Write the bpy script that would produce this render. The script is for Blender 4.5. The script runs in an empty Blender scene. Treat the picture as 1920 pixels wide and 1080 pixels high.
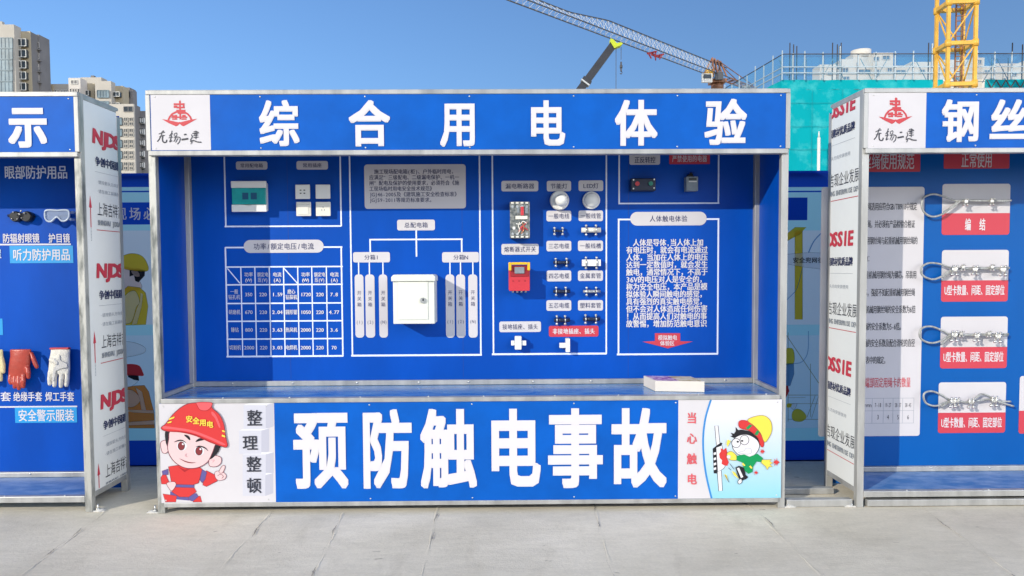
import bpy, bmesh, math, random
from mathutils import Vector, Matrix
random.seed(7)
SC = bpy.context.scene
COL = SC.collection

# ------------------------------------------------------------------ camera
F_PX = 1396.0
CAM = Vector((1.876, -3.986, 1.317))
PITCH, YAW, ROLL = math.radians(2.63), math.radians(.62), math.radians(-.30)
SHIFT_PX = 26.0
_fw = Vector((math.sin(YAW), math.cos(YAW), 0)); _rt = Vector((math.cos(YAW), -math.sin(YAW), 0)); _up = Vector((0, 0, 1))
FW = _fw * math.cos(PITCH) - _up * math.sin(PITCH); _u2 = _up * math.cos(PITCH) + _fw * math.sin(PITCH)
RT = _rt * math.cos(ROLL) + _u2 * math.sin(ROLL); UP = _u2 * math.cos(ROLL) - _rt * math.sin(ROLL)
cd = bpy.data.cameras.new('camera'); cam = bpy.data.objects.new('camera', cd); COL.objects.link(cam)
cd.sensor_width = 36; cd.lens = 36 * F_PX / 1920; cd.shift_y = SHIFT_PX / 1920; cd.clip_end = 2000; cd.clip_start = .05
cam.matrix_world = Matrix((( RT.x, UP.x, -FW.x, CAM.x), (RT.y, UP.y, -FW.y, CAM.y), (RT.z, UP.z, -FW.z, CAM.z), (0, 0, 0, 1)))
SC.camera = cam

# ------------------------------------------------------------------ sky, sun, exposure
SUN_DIR = Vector((1.0, 1.0, -.55)).normalized()
w = bpy.data.worlds.new('World'); SC.world = w; w.use_nodes = True
nt = w.node_tree; bg = nt.nodes['Background']
sky = nt.nodes.new('ShaderNodeTexSky'); sky.sky_type = 'NISHITA'; sky.sun_disc = False
sky.sun_elevation = math.asin(-SUN_DIR.z); sky.sun_rotation = math.radians(135)
sky.air_density = 1.0; sky.dust_density = 2.8; sky.ozone_density = 6.6; sky.altitude = 0
nt.links.new(sky.outputs[0], bg.inputs[0]); bg.inputs[1].default_value = .15
ld = bpy.data.lights.new('sun', 'SUN'); ld.energy = 3.05; ld.angle = math.radians(.5); ld.color = (1, .93, .80)
so = bpy.data.objects.new('sun', ld); COL.objects.link(so); so.location = (-30, -30, 25)
so.rotation_euler = SUN_DIR.to_track_quat('-Z', 'Y').to_euler()
SC.cycles.max_bounces = 16; SC.cycles.diffuse_bounces = 10; SC.cycles.glossy_bounces = 6
SC.view_settings.view_transform = 'Standard'; SC.view_settings.look = 'None'
SC.view_settings.exposure = .39; SC.view_settings.gamma = 1; SC.view_settings.use_curve_mapping = False

# ------------------------------------------------------------------ measuring: a point of the photo on a known real plane
def ray(px, py): return FW + RT * ((px - 960) / F_PX) - UP * ((py - 540 - SHIFT_PX) / F_PX)
def at(px, py, Y):
    d = ray(px, py); return CAM + d * ((Y - CAM.y) / d.y)
def at_x(px, py, X):
    d = ray(px, py); return CAM + d * ((X - CAM.x) / d.x)
def at_z(px, py, Z):
    d = ray(px, py); return CAM + d * ((Z - CAM.z) / d.z)
def crop(ox, oy, s): return lambda u, v: (ox + u / s, oy + v / s)
def rect(px0, py0, px1, py1, Y):
    a, b = at(px0, py0, Y), at(px1, py1, Y); return min(a.x, b.x), max(a.x, b.x), min(a.z, b.z), max(a.z, b.z)

# ------------------------------------------------------------------ materials
MATS = {}
def mat(name, col, rough=.5, metal=0, var=0, scale=8, stretch=(1, 1, 1), bump=0, bscale=40, spec=.5, col2=None, alpha=1, trans=0, rvar=0, detail=6, lo=.35, hi=.65):
    m = bpy.data.materials.new(name); m.use_nodes = True; MATS[name] = m
    n = m.node_tree.nodes; L = m.node_tree.links; b = n['Principled BSDF']
    b.inputs['Base Color'].default_value = (*col, 1); b.inputs['Roughness'].default_value = rough
    b.inputs['Metallic'].default_value = metal; b.inputs['Specular IOR Level'].default_value = spec
    b.inputs['Alpha'].default_value = alpha; b.inputs['Transmission Weight'].default_value = trans
    tc = n.new('ShaderNodeTexCoord'); mp = n.new('ShaderNodeMapping'); mp.inputs['Scale'].default_value = stretch
    L.new(tc.outputs['Object'], mp.inputs[0])
    if var or col2 or rvar:
        t = n.new('ShaderNodeTexNoise'); t.inputs['Scale'].default_value = scale; t.inputs['Detail'].default_value = detail; t.inputs['Roughness'].default_value = .6
        L.new(mp.outputs[0], t.inputs[0])
        r = n.new('ShaderNodeValToRGB'); r.color_ramp.elements[0].position = lo; r.color_ramp.elements[1].position = hi
        c2 = col2 or tuple(min(1, c * (1 + var)) for c in col); c1 = col if col2 else tuple(c * (1 - var) for c in col)
        r.color_ramp.elements[0].color = (*c1, 1); r.color_ramp.elements[1].color = (*c2, 1)
        L.new(t.outputs[0], r.inputs[0]); L.new(r.outputs[0], b.inputs['Base Color'])
        if rvar:
            q = n.new('ShaderNodeMapRange'); q.inputs[1].default_value = .3; q.inputs[2].default_value = .7
            q.inputs[3].default_value = max(0, rough - rvar); q.inputs[4].default_value = rough + rvar
            L.new(t.outputs[0], q.inputs[0]); L.new(q.outputs[0], b.inputs['Roughness'])
    if bump:
        t2 = n.new('ShaderNodeTexNoise'); t2.inputs['Scale'].default_value = bscale; t2.inputs['Detail'].default_value = 5
        L.new(mp.outputs[0], t2.inputs[0]); bp = n.new('ShaderNodeBump'); bp.inputs['Strength'].default_value = bump; bp.inputs['Distance'].default_value = .01
        L.new(t2.outputs[0], bp.inputs['Height']); L.new(bp.outputs[0], b.inputs['Normal'])
    return m
mat('blue_film', (.0, .088, .42), .5, var=.12, scale=3.2, bump=.12, bscale=4, spec=.16)
mat('blue_board', (.0, .064, .39), .42, var=.11, scale=2.6, stretch=(1, 1, .35), bump=.14, bscale=3, spec=.16)
mat('blue_board_right', (.0, .088, .35), .42, var=.07, scale=1.6, stretch=(1, 1, .35), bump=.14, bscale=3, spec=.16)
mat('deck', (.03, .16, .42), .2, col2=(.13, .30, .52), scale=5, stretch=(1, 3, 1), rvar=.1, spec=.7, bump=.03, bscale=30)
mat('deck_dusty', (.05, .17, .40), .42, col2=(.26, .38, .60), scale=9, stretch=(1, 2, 1), rvar=.1, spec=.5, lo=.4, hi=.75)
mat('blue_joint', (.0, .035, .24), .5)
mat('white_film', (.565, .545, .565), .45, var=.03, scale=3, spec=.35)
mat('lettering_white', (.63, .61, .635), .5, spec=.3)
mat('panel_white', (.70, .72, .72), .33, var=.04, scale=1.5, spec=.4)
mat('print_navy', (.012, .02, .10), .5)
mat('print_dark', (.02, .022, .035), .5)
mat('print_grey', (.28, .31, .36), .5)
mat('print_red', (.52, .035, .06), .5)
mat('print_crest', (.48, .035, .045), .5)
mat('print_pinkred', (.62, .09, .11), .5)
mat('print_cyan', (.006, .28, .62), .45)
mat('line_pale', (.70, .76, .90), .5)
mat('grey_block', (.52, .52, .58), .5)
mat('grey_block_dark', (.43, .43, .50), .5)
mat('steel', (.33, .33, .32), .42, metal=.4, col2=(.47, .47, .455), scale=7, stretch=(1.5, 1.5, .25), rvar=.1, bump=.03, bscale=60)
mat('steel_worn', (.17, .18, .17), .45, metal=.45, col2=(.46, .46, .43), scale=10, stretch=(2, 2, .5), rvar=.12, bump=.05, bscale=60, lo=.36, hi=.55)
mat('zinc', (.6, .6, .58), .35, metal=.9, var=.2, scale=40)
mat('rope_steel', (.36, .37, .36), .45, metal=.35, var=.25, scale=60, stretch=(1, 1, .3), bump=.15, bscale=160)
mat('plaster', (.52, .51, .48), .8, var=.15, scale=30, bump=.5, bscale=60)
mat('plastic_white', (.76, .76, .73), .35, var=.02, scale=5)
mat('plastic_cream', (.74, .72, .64), .4, var=.03, scale=5)
mat('plastic_black', (.012, .013, .016), .35, var=.2, scale=20)
mat('plastic_navy', (.01, .018, .05), .4)
mat('plastic_grey', (.20, .24, .27), .45, var=.08, scale=20)
mat('teal_clear', (.0, .30, .30), .12, var=.15, scale=12)
mat('teal_dark', (.0, .07, .16), .2)
mat('enamel', (.68, .69, .62), .38, var=.03, scale=3)
mat('red_plastic', (.55, .035, .05), .35, var=.06, scale=9)
mat('red_dark', (.30, .012, .02), .4)
mat('yellow_plastic', (.80, .46, .01), .35)
mat('green_plastic', (.01, .22, .16), .35)
mat('breaker_clear', (.055, .07, .08), .12, var=.5, scale=60, col2=(.26, .27, .26))
mat('copper', (.45, .2, .1), .35, metal=.8)
mat('opal', (.78, .78, .75), .18)
mat('rubber_red', (.40, .052, .032), .36, var=.10, scale=18, bump=.15, bscale=60)
mat('canvas_white', (.66, .63, .55), .85, var=.08, scale=40, bump=.4, bscale=120)
mat('canvas_yellow', (.62, .52, .28), .8, var=.08, scale=40, bump=.3, bscale=100)
mat('leather_grey', (.50, .49, .47), .8, var=.1, scale=40, bump=.3, bscale=90)
mat('carton', (.66, .61, .54), .5, var=.03, scale=6)
mat('carton_purple', (.24, .04, .28), .5, col2=(.66, .52, .68), scale=22, lo=.46, hi=.54)
mat('carton_ochre', (.48, .38, .16), .5, col2=(.70, .62, .46), scale=20, lo=.45, hi=.58)
mat('goggle_clear', (.40, .48, .60), .12, alpha=.55)
mat('goggle_rim', (.46, .53, .62), .25)
# cartoon inks
for nm, c in dict(ink_red=(.56, .035, .035), ink_red_dark=(.34, .015, .02), ink_red_light=(.70, .10, .11), ink_skin=(.66, .48, .48), ink_skin_dark=(.58, .30, .33), ink_navy=(.10, .085, .26),
                  ink_black=(.012, .011, .016), ink_brown=(.20, .03, .035), ink_yellow=(.78, .60, .07), ink_green=(.0, .25, .075), ink_white=(.68, .66, .69), ink_line=(.16, .03, .05),
                  ink_blue=(.03, .22, .55), ink_orange=(.55, .17, .04), ink_vest=(.62, .40, .02), ink_grey=(.44, .44, .48), ink_teal=(.54, .80, .82), ink_pale=(.82, .82, .83), ink_sky=(.72, .79, .83),
                  ink_olive=(.24, .20, .07), ink_denim=(.10, .20, .36), ink_royal=(.02, .11, .58), ink_shade=(.66, .66, .68)).items():
    mat(nm, c, .5, spec=.3)
mat('net_teal', (.0, .34, .385), .8, col2=(.05, .45, .48), scale=1.3, bump=.5, bscale=1.5, spec=.1, lo=.5, hi=.72)
mat('net_seam', (.0, .26, .30), .8)
mat('net_blue', (.04, .25, .44), .8, alpha=.32, spec=.1)
mat('concrete_wall', (.40, .38, .34), .85, var=.1, scale=.4)
mat('pole_steel', (.40, .48, .52), .5, metal=.3)
mat('pole_thin', (.16, .30, .36), .6)
mat('rebar', (.05, .045, .05), .7)
mat('crane_yellow', (.72, .40, .05), .45, var=.12, scale=2)
mat('crane_pale', (.52, .53, .53), .5)
mat('crane_dark', (.07, .07, .075), .5)
mat('crane_orange', (.27, .12, .06), .5, var=.3, scale=1)
mat('crane_red', (.42, .04, .05), .5)
mat('boom_grey', (.03, .03, .034), .45, var=.15, scale=1)
mat('boom_lime', (.50, .58, .02), .45)
mat('tower_cream', (.47, .435, .375), .9, var=.07, scale=.15)
mat('tower_tan', (.44, .37, .25), .9, var=.07, scale=.15)
mat('tower_shade', (.20, .19, .185), .9, var=.1, scale=.2)  # dark tone painted for shaded tower flanks; also frames, balconies and a tank
mat('tower_pale', (.58, .54, .49), .9, var=.06, scale=.15)
mat('tower_glass', (.14, .20, .23), .3, var=.35, scale=.35)
mat('tower_pane', (.045, .055, .06), .15, var=.3, scale=.6)
mat('tower_white', (.70, .69, .64), .8)
mat('far_pane', (.10, .15, .22), .4)
mat('far_white', (.62, .585, .52), .9, var=.06, scale=.1)

def banner(name, col, fac):        # printed sheet given assumed translucency so daylight from behind brightens the shaded posters
    m = bpy.data.materials.new(name); m.use_nodes = True; MATS[name] = m
    n = m.node_tree.nodes; L = m.node_tree.links; b = n['Principled BSDF']; b.inputs['Base Color'].default_value = (*col, 1); b.inputs['Roughness'].default_value = .5; b.inputs['Specular IOR Level'].default_value = .2
    t = n.new('ShaderNodeBsdfTranslucent'); t.inputs[0].default_value = (*col, 1); x = n.new('ShaderNodeMixShader'); x.inputs[0].default_value = fac
    L.new(b.outputs[0], x.inputs[1]); L.new(t.outputs[0], x.inputs[2]); L.new(x.outputs[0], n['Material Output'].inputs[0])
for nm, c in dict(teal=(.50, .80, .84), pale=(.80, .80, .82), sky=(.68, .78, .84), royal=(.012, .075, .50)).items(): banner('vinyl_' + nm, c, .78)
for nm, c in dict(yellow=(.85, .66, .08), vest=(.80, .58, .06), white=(.92, .92, .92), skin=(.85, .66, .60), black=(.03, .03, .035), red=(.70, .05, .06), orange=(.80, .28, .07), denim=(.18, .36, .58), olive=(.30, .26, .10), shade=(.88, .88, .90), text=(.9, .9, .92)).items(): banner('film_' + nm, c, .72)

def concrete():
    m = bpy.data.materials.new('pavement'); m.use_nodes = True; MATS['pavement'] = m
    n = m.node_tree.nodes; L = m.node_tree.links; b = n['Principled BSDF']; b.inputs['Roughness'].default_value = .85; b.inputs['Specular IOR Level'].default_value = .25
    tc = n.new('ShaderNodeTexCoord')
    def noise(sc, det, stretch, rough=.6):
        mp = n.new('ShaderNodeMapping'); mp.inputs['Scale'].default_value = stretch; L.new(tc.outputs['Object'], mp.inputs[0])
        t = n.new('ShaderNodeTexNoise'); t.inputs['Scale'].default_value = sc; t.inputs['Detail'].default_value = det; t.inputs['Roughness'].default_value = rough
        L.new(mp.outputs[0], t.inputs[0]); return t
    a = noise(1.3, 6, (1, 1, 1)); fine = noise(60, 8, (1, 1, 1), .75); streak = noise(7, 6, (1, 3.2, 1)); spot = noise(9, 2, (1, 1.8, 1))
    r = n.new('ShaderNodeValToRGB'); e = r.color_ramp.elements; e[0].position = .33; e[0].color = (.66, .605, .485, 1); e[1].position = .68; e[1].color = (.77, .71, .585, 1)
    L.new(a.outputs[0], r.inputs[0])
    def mul(col, fac_tex, lo, hi, c0, c1):
        q = n.new('ShaderNodeValToRGB'); q.color_ramp.elements[0].position = lo; q.color_ramp.elements[1].position = hi
        q.color_ramp.elements[0].color = (*c0, 1); q.color_ramp.elements[1].color = (*c1, 1); L.new(fac_tex.outputs[0], q.inputs[0])
        x = n.new('ShaderNodeMix'); x.data_type = 'RGBA'; x.blend_type = 'MULTIPLY'; x.inputs[0].default_value = 1
        L.new(col, x.inputs[6]); L.new(q.outputs[0], x.inputs[7]); return x.outputs[2]
    c = mul(r.outputs[0], fine, .30, .70, (.88, .88, .88), (1.04, 1.04, 1.04))
    c = mul(c, streak, .34, .60, (.93, .93, .925), (1.01, 1.01, 1.01))
    c = mul(c, spot, .245, .285, (.45, .43, .41), (1, 1, 1))
    c = mul(c, noise(.55, 5, (1, 1.6, 1), .7), .36, .58, (.86, .855, .85), (1.02, 1.02, 1.02))
    c = mul(c, noise(3.4, 7, (1.6, .5, 1), .72), .30, .46, (.88, .875, .865), (1, 1, 1))
    L.new(c, b.inputs['Base Color'])
    bp = n.new('ShaderNodeBump'); bp.inputs['Strength'].default_value = .35; bp.inputs['Distance'].default_value = .006
    ad = n.new('ShaderNodeMath'); ad.operation = 'ADD'; L.new(fine.outputs[0], ad.inputs[0]); L.new(streak.outputs[0], ad.inputs[1])
    L.new(ad.outputs[0], bp.inputs['Height']); L.new(bp.outputs[0], b.inputs['Normal'])
concrete()
mat('seam_dark', (.30, .28, .25), .9, var=.3, scale=30)
mat('seam_light', (.66, .64, .58), .9, var=.1, scale=30)
def ramp_film():   # the pale-to-cyan print of the counter front's right end
    m = bpy.data.materials.new('cyan_print'); m.use_nodes = True; MATS['cyan_print'] = m
    n = m.node_tree.nodes; L = m.node_tree.links; b = n['Principled BSDF']; b.inputs['Roughness'].default_value = .45
    tc = n.new('ShaderNodeTexCoord'); sp = n.new('ShaderNodeSeparateXYZ'); L.new(tc.outputs['Object'], sp.inputs[0])
    mr = n.new('ShaderNodeMapRange'); mr.inputs[1].default_value = .06; mr.inputs[2].default_value = .60; L.new(sp.outputs[2], mr.inputs[0])
    r = n.new('ShaderNodeValToRGB'); e = r.color_ramp.elements; e[0].color = (.24, .54, .66, 1); e[1].color = (.64, .63, .68, 1); e[1].position = .85
    L.new(mr.outputs[0], r.inputs[0]); L.new(r.outputs[0], b.inputs['Base Color'])
ramp_film()

# ------------------------------------------------------------------ glyphs from Blender's own built-in font
_fc = bpy.data.curves.new('glyph_source', 'FONT'); _fc.size = 1; _fc.resolution_u = 2
_fo = bpy.data.objects.new('glyph_source', _fc); COL.objects.link(_fo)
GLY = {}
def glyph(ch):
    if ch not in GLY:
        _fc.body = ch; dg = bpy.context.evaluated_depsgraph_get(); dg.update()
        ev = _fo.evaluated_get(dg); me = ev.to_mesh()
        v = [(p.co.x, p.co.y) for p in me.vertices]; f = [tuple(p.vertices) for p in me.polygons]
        ev.to_mesh_clear(); GLY[ch] = (v, f)
    return GLY[ch]

# ------------------------------------------------------------------ mesh collector
def catmull(pts, closed=True, n=6):
    out = []; N = len(pts)
    for i in range(N if closed else N - 1):
        g = lambda k: pts[k % N] if closed else pts[min(max(k, 0), N - 1)]
        p0, p1, p2, p3 = (Vector(g(i + k)) for k in (-1, 0, 1, 2))
        for j in range(n):
            t = j / n
            out.append(.5 * ((2 * p1) + (p2 - p0) * t + (2 * p0 - 5 * p1 + 4 * p2 - p3) * t * t + (3 * p1 - p0 - 3 * p2 + p3) * t ** 3))
    if not closed: out.append(Vector(pts[-1]))
    return out
class MB:
    def __init__(s, m='steel', tf=None): s.v = []; s.f = []; s.k = []; s.sm = []; s.mats = []; s.m(m); s.tf = tf; s.smooth = False
    def m(s, name):
        if name not in s.mats: s.mats.append(name)
        s.c = s.mats.index(name); return s
    def face(s, idx): s.f.append(tuple(idx)); s.k.append(s.c); s.sm.append(s.smooth)
    def add(s, vs, fs):
        o = len(s.v); s.v += [tuple(p) for p in vs]
        for f in fs: s.face([o + i for i in f])
    def box(s, x0, x1, y0, y1, z0, z1):
        s.add([(x0, y0, z0), (x1, y0, z0), (x1, y1, z0), (x0, y1, z0), (x0, y0, z1), (x1, y0, z1), (x1, y1, z1), (x0, y1, z1)],
              [(3, 2, 1, 0), (4, 5, 6, 7), (0, 1, 5, 4), (1, 2, 6, 5), (2, 3, 7, 6), (3, 0, 4, 7)]); return s
    def prism(s, pts, y0, y1):            # outline in x,z pushed from y0 to y1
        n = len(pts); s.add([(p[0], y0, p[1]) for p in pts] + [(p[0], y1, p[1]) for p in pts],
              [tuple(range(n)), tuple(range(2 * n - 1, n - 1, -1))] + [(i, i + n, (i + 1) % n + n, (i + 1) % n) for i in range(n)]); return s
    def bar(s, a, b, w, h=None):          # square bar between two points
        a, b = Vector(a), Vector(b); d = (b - a).normalized(); h = h or w
        u = d.cross(Vector((0, 0, 1)));  u = (u if u.length > .01 else Vector((1, 0, 0))).normalized(); t = u.cross(d)
        c = [u * (sx * w / 2) + t * (sz * h / 2) for sx, sz in ((-1, -1), (1, -1), (1, 1), (-1, 1))]
        s.add([a + q for q in c] + [b + q for q in c], [(0, 1, 2, 3), (7, 6, 5, 4), (0, 4, 5, 1), (1, 5, 6, 2), (2, 6, 7, 3), (3, 7, 4, 0)]); return s
    def tube(s, pts, r, n=8):
        pts = [Vector(p) for p in pts]; N = len(pts); rr = r if isinstance(r, (list, tuple)) else [r] * N
        old = s.smooth; s.smooth = True; o = len(s.v); ref = None
        for i, p in enumerate(pts):
            d = (pts[min(i + 1, N - 1)] - pts[max(i - 1, 0)]).normalized()
            if ref is None: ref = d.cross(Vector((0, 0, 1))) if abs(d.z) < .9 else d.cross(Vector((1, 0, 0)))
            ref = (ref - d * ref.dot(d)).normalized(); q = d.cross(ref)
            for k in range(n):
                a = 2 * math.pi * k / n; s.v.append(tuple(p + (ref * math.cos(a) + q * math.sin(a)) * rr[i]))
        for i in range(N - 1):
            for k in range(n): s.face((o + i * n + k, o + i * n + (k + 1) % n, o + (i + 1) * n + (k + 1) % n, o + (i + 1) * n + k))
        s.smooth = old; s.face(range(o + n - 1, o - 1, -1)); s.face(range(o + (N - 1) * n, o + N * n)); return s
    def cyl(s, a, b, r, n=16): return s.tube([a, b], r, n)
    def ell(s, c, r, nu=20, nv=12):
        old = s.smooth; s.smooth = True; o = len(s.v)
        for j in range(nv + 1):
            th = math.pi * j / nv
            for i in range(nu):
                ph = 2 * math.pi * i / nu; s.v.append((c[0] + r[0] * math.sin(th) * math.cos(ph), c[1] + r[1] * math.sin(th) * math.sin(ph), c[2] + r[2] * math.cos(th)))
        for j in range(nv):
            for i in range(nu): s.face((o + j * nu + i, o + j * nu + (i + 1) % nu, o + (j + 1) * nu + (i + 1) % nu, o + (j + 1) * nu + i))
        s.smooth = old; return s
    # ---- flat print on a plane: (u, v) on it, d out of it towards the viewer
    def sheet(s, pts, d): s.add([s.tf(p[0], p[1], d) for p in pts], [tuple(range(len(pts)))]); return s
    def srect(s, u0, u1, v0, v1, d): return s.sheet([(u0, v0), (u1, v0), (u1, v1), (u0, v1)], d)
    def sround(s, u0, u1, v0, v1, r, d, n=6):
        r = min(r, (u1 - u0) / 2, (v1 - v0) / 2); pts = []
        for cx, cy, a0 in ((u1 - r, v1 - r, 0), (u0 + r, v1 - r, 90), (u0 + r, v0 + r, 180), (u1 - r, v0 + r, 270)):
            for k in range(n + 1): a = math.radians(a0 + 90 * k / n); pts.append((cx + r * math.cos(a), cy + r * math.sin(a)))
        return s.sheet(pts, d)
    def sframe(s, u0, u1, v0, v1, w, d):
        s.srect(u0, u1, v1 - w, v1, d); s.srect(u0, u1, v0, v0 + w, d); s.srect(u0, u0 + w, v0 + w, v1 - w, d); s.srect(u1 - w, u1, v0 + w, v1 - w, d); return s
    def stroke(s, pts, w, d, closed=False, taper=False):
        P = [Vector(p) for p in pts]; N = len(P); L = []; R = []
        for i in range(N):
            a = P[(i - 1) % N] if closed or i else P[0]; b = P[(i + 1) % N] if closed or i < N - 1 else P[-1]
            t = (b - a); t = t.normalized() if t.length > 1e-9 else Vector((1, 0)); nn = Vector((-t.y, t.x)) * w / 2
            if taper: nn *= max(.15, math.sin(math.pi * (i + .5) / N))
            L.append(P[i] + nn); R.append(P[i] - nn)
        for i in range(N if closed else N - 1):
            j = (i + 1) % N; s.sheet([L[i], L[j], R[j], R[i]], d + (i % 2) * .00004)
        return s
    def text(s, st, u0, u1, v0, v1, d, bold=0, fill=1.0, slant=0, copies=None):
        wts = [0.56 if ord(c) < 0x250 and c != ' ' else (1 if c != ' ' else .5) for c in st]
        cell = (u1 - u0) / sum(wts); sy = (v1 - v0) / .92; x = u0
        if copies is None: copies = [(0, 0)] if not bold else [(-1 + k_ * .4, e_) for k_ in range(6) for e_ in (-1, 1)] + [(e_, -1 + k_ * .4) for k_ in range(1, 5) for e_ in (-1, 1)] + [(0, 0)]
        for ch, wt in zip(st, wts):
            if ch not in ' \u3000':
                v, f = glyph(ch)
                if v:
                    cen = .5 if wt == 1 else (min(p[0] for p in v) + max(p[0] for p in v)) / 2
                    if ch in '，。、': cen = .5
                    sx = cell * fill * (1 if wt == 1 else 1)
                    for k, (cx, cy) in enumerate(copies):
                        V = []
                        for p in v:
                            yy = (p[1] + .075 + cy * bold * .85) * sy
                            V.append(s.tf(x + cell * wt / 2 + (p[0] - cen + cx * bold) * sx + slant * yy, v0 + yy, d + k * .00012))
                        s.add(V, f)
            x += cell * wt
        return s
    def build(s, name, parent=None, bevel=0, rm=None, smooth_all=False):
        me = bpy.data.meshes.new(name); me.from_pydata(s.v, [], s.f)
        for n in s.mats: me.materials.append(MATS[n])
        me.polygons.foreach_set('material_index', s.k); me.polygons.foreach_set('use_smooth', [bool(x) or smooth_all for x in s.sm]); me.update()
        o = bpy.data.objects.new(name, me); COL.objects.link(o)
        if parent is not None:
            o.parent = parent
            if parent.type == 'EMPTY': o.matrix_parent_inverse = Matrix.Translation(-parent.location)
        if bevel:
            b = o.modifiers.new('edge', 'BEVEL'); b.width = bevel; b.segments = 2; b.limit_method = 'ANGLE'
        if rm:
            r = o.modifiers.new('skin', 'REMESH'); r.mode = 'VOXEL'; r.voxel_size = rm; r.use_smooth_shade = True
            q = o.modifiers.new('soft', 'SMOOTH'); q.iterations = 6
        return o
def thing(name, label, cat, loc=(0, 0, 0), group=None):
    o = bpy.data.objects.new(name, None); COL.objects.link(o); o.location = loc; o.empty_display_size = .1
    return tag(o, label, cat, group)
def tag(o, label, cat, group=None, kind=None):
    o['label'] = label; o['category'] = cat
    if group: o['group'] = group
    if kind: o['kind'] = kind
    return o
def plane_y(Y): return lambda u, v, d: (u, Y - d, v)
def face_x(X, sgn): return lambda u, v, d: (X + sgn * d, u, v)
def struct(o, label=None):
    o['kind'] = 'structure'; return o

# ================================================================== ground
g = MB('pavement'); g.add([(-400, -60, 0), (400, -60, 0), (400, 900, 0), (-400, 900, 0)], [(0, 1, 2, 3)]); struct(g.build('ground'))
sm = MB('seam_dark')
seams = [((42, 1080), (195, 962)), ((405, 1080), (515, 952)), ((590, 1080), (640, 972)), ((790, 1080), (822, 950)), ((1150, 1080), (1115, 950)), ((1540, 1080), (1405, 948)), ((1905, 1080), (1730, 953))]
for i, (a, b) in enumerate(seams):
    A, B = at_z(*a, 0), at_z(*b, 0); B = B + (B - A) * .12; A = A + (A - B) * .25; n = 110; L = []; jit = 0
    ph = random.random() * 9; amp = .0022 if i not in (0, 5, 6) else .002
    for k in range(n + 1):
        t = k / n; p = A.lerp(B, t); jit = jit * .86 + random.uniform(-1, 1) * .0016; p.x += amp * math.sin(ph + t * 9) + jit; L.append(p)
    side = (.5 if i % 2 else -.5)
    for k in range(n):
        p, q = L[k], L[k + 1]; wd = max(.0006, .006 * abs(math.sin(ph + k * .11)) ** 4 + random.uniform(-.001, .001)) * (1 if math.sin(ph * 3 + k * .09) > .1 else .12)
        wq = .0075 + .004 * math.sin(k * .23 + ph) + random.uniform(-.0015, .0015); h = max(.0004, .0016 + .0014 * math.sin(k * .17 + ph))
        sm.m('pavement'); sm.add([(p.x - wq, p.y, .0002), (q.x - wq, q.y, .0002), (q.x, q.y, h), (p.x, p.y, h)], [(0, 1, 2, 3)])
        sm.add([(p.x, p.y, h), (q.x, q.y, h), (q.x + wq, q.y, .0002), (p.x + wq, p.y, .0002)], [(0, 1, 2, 3)])
        sm.m('seam_dark'); off = wq * 1.15 * (1 if side > 0 else -1)
        sm.add([(p.x + off, p.y, .004), (q.x + off, q.y, .004), (q.x + off + wd, q.y, .004), (p.x + off + wd, p.y, .004)], [(0, 1, 2, 3)])
struct(sm.build('pavement_seam'))

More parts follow.
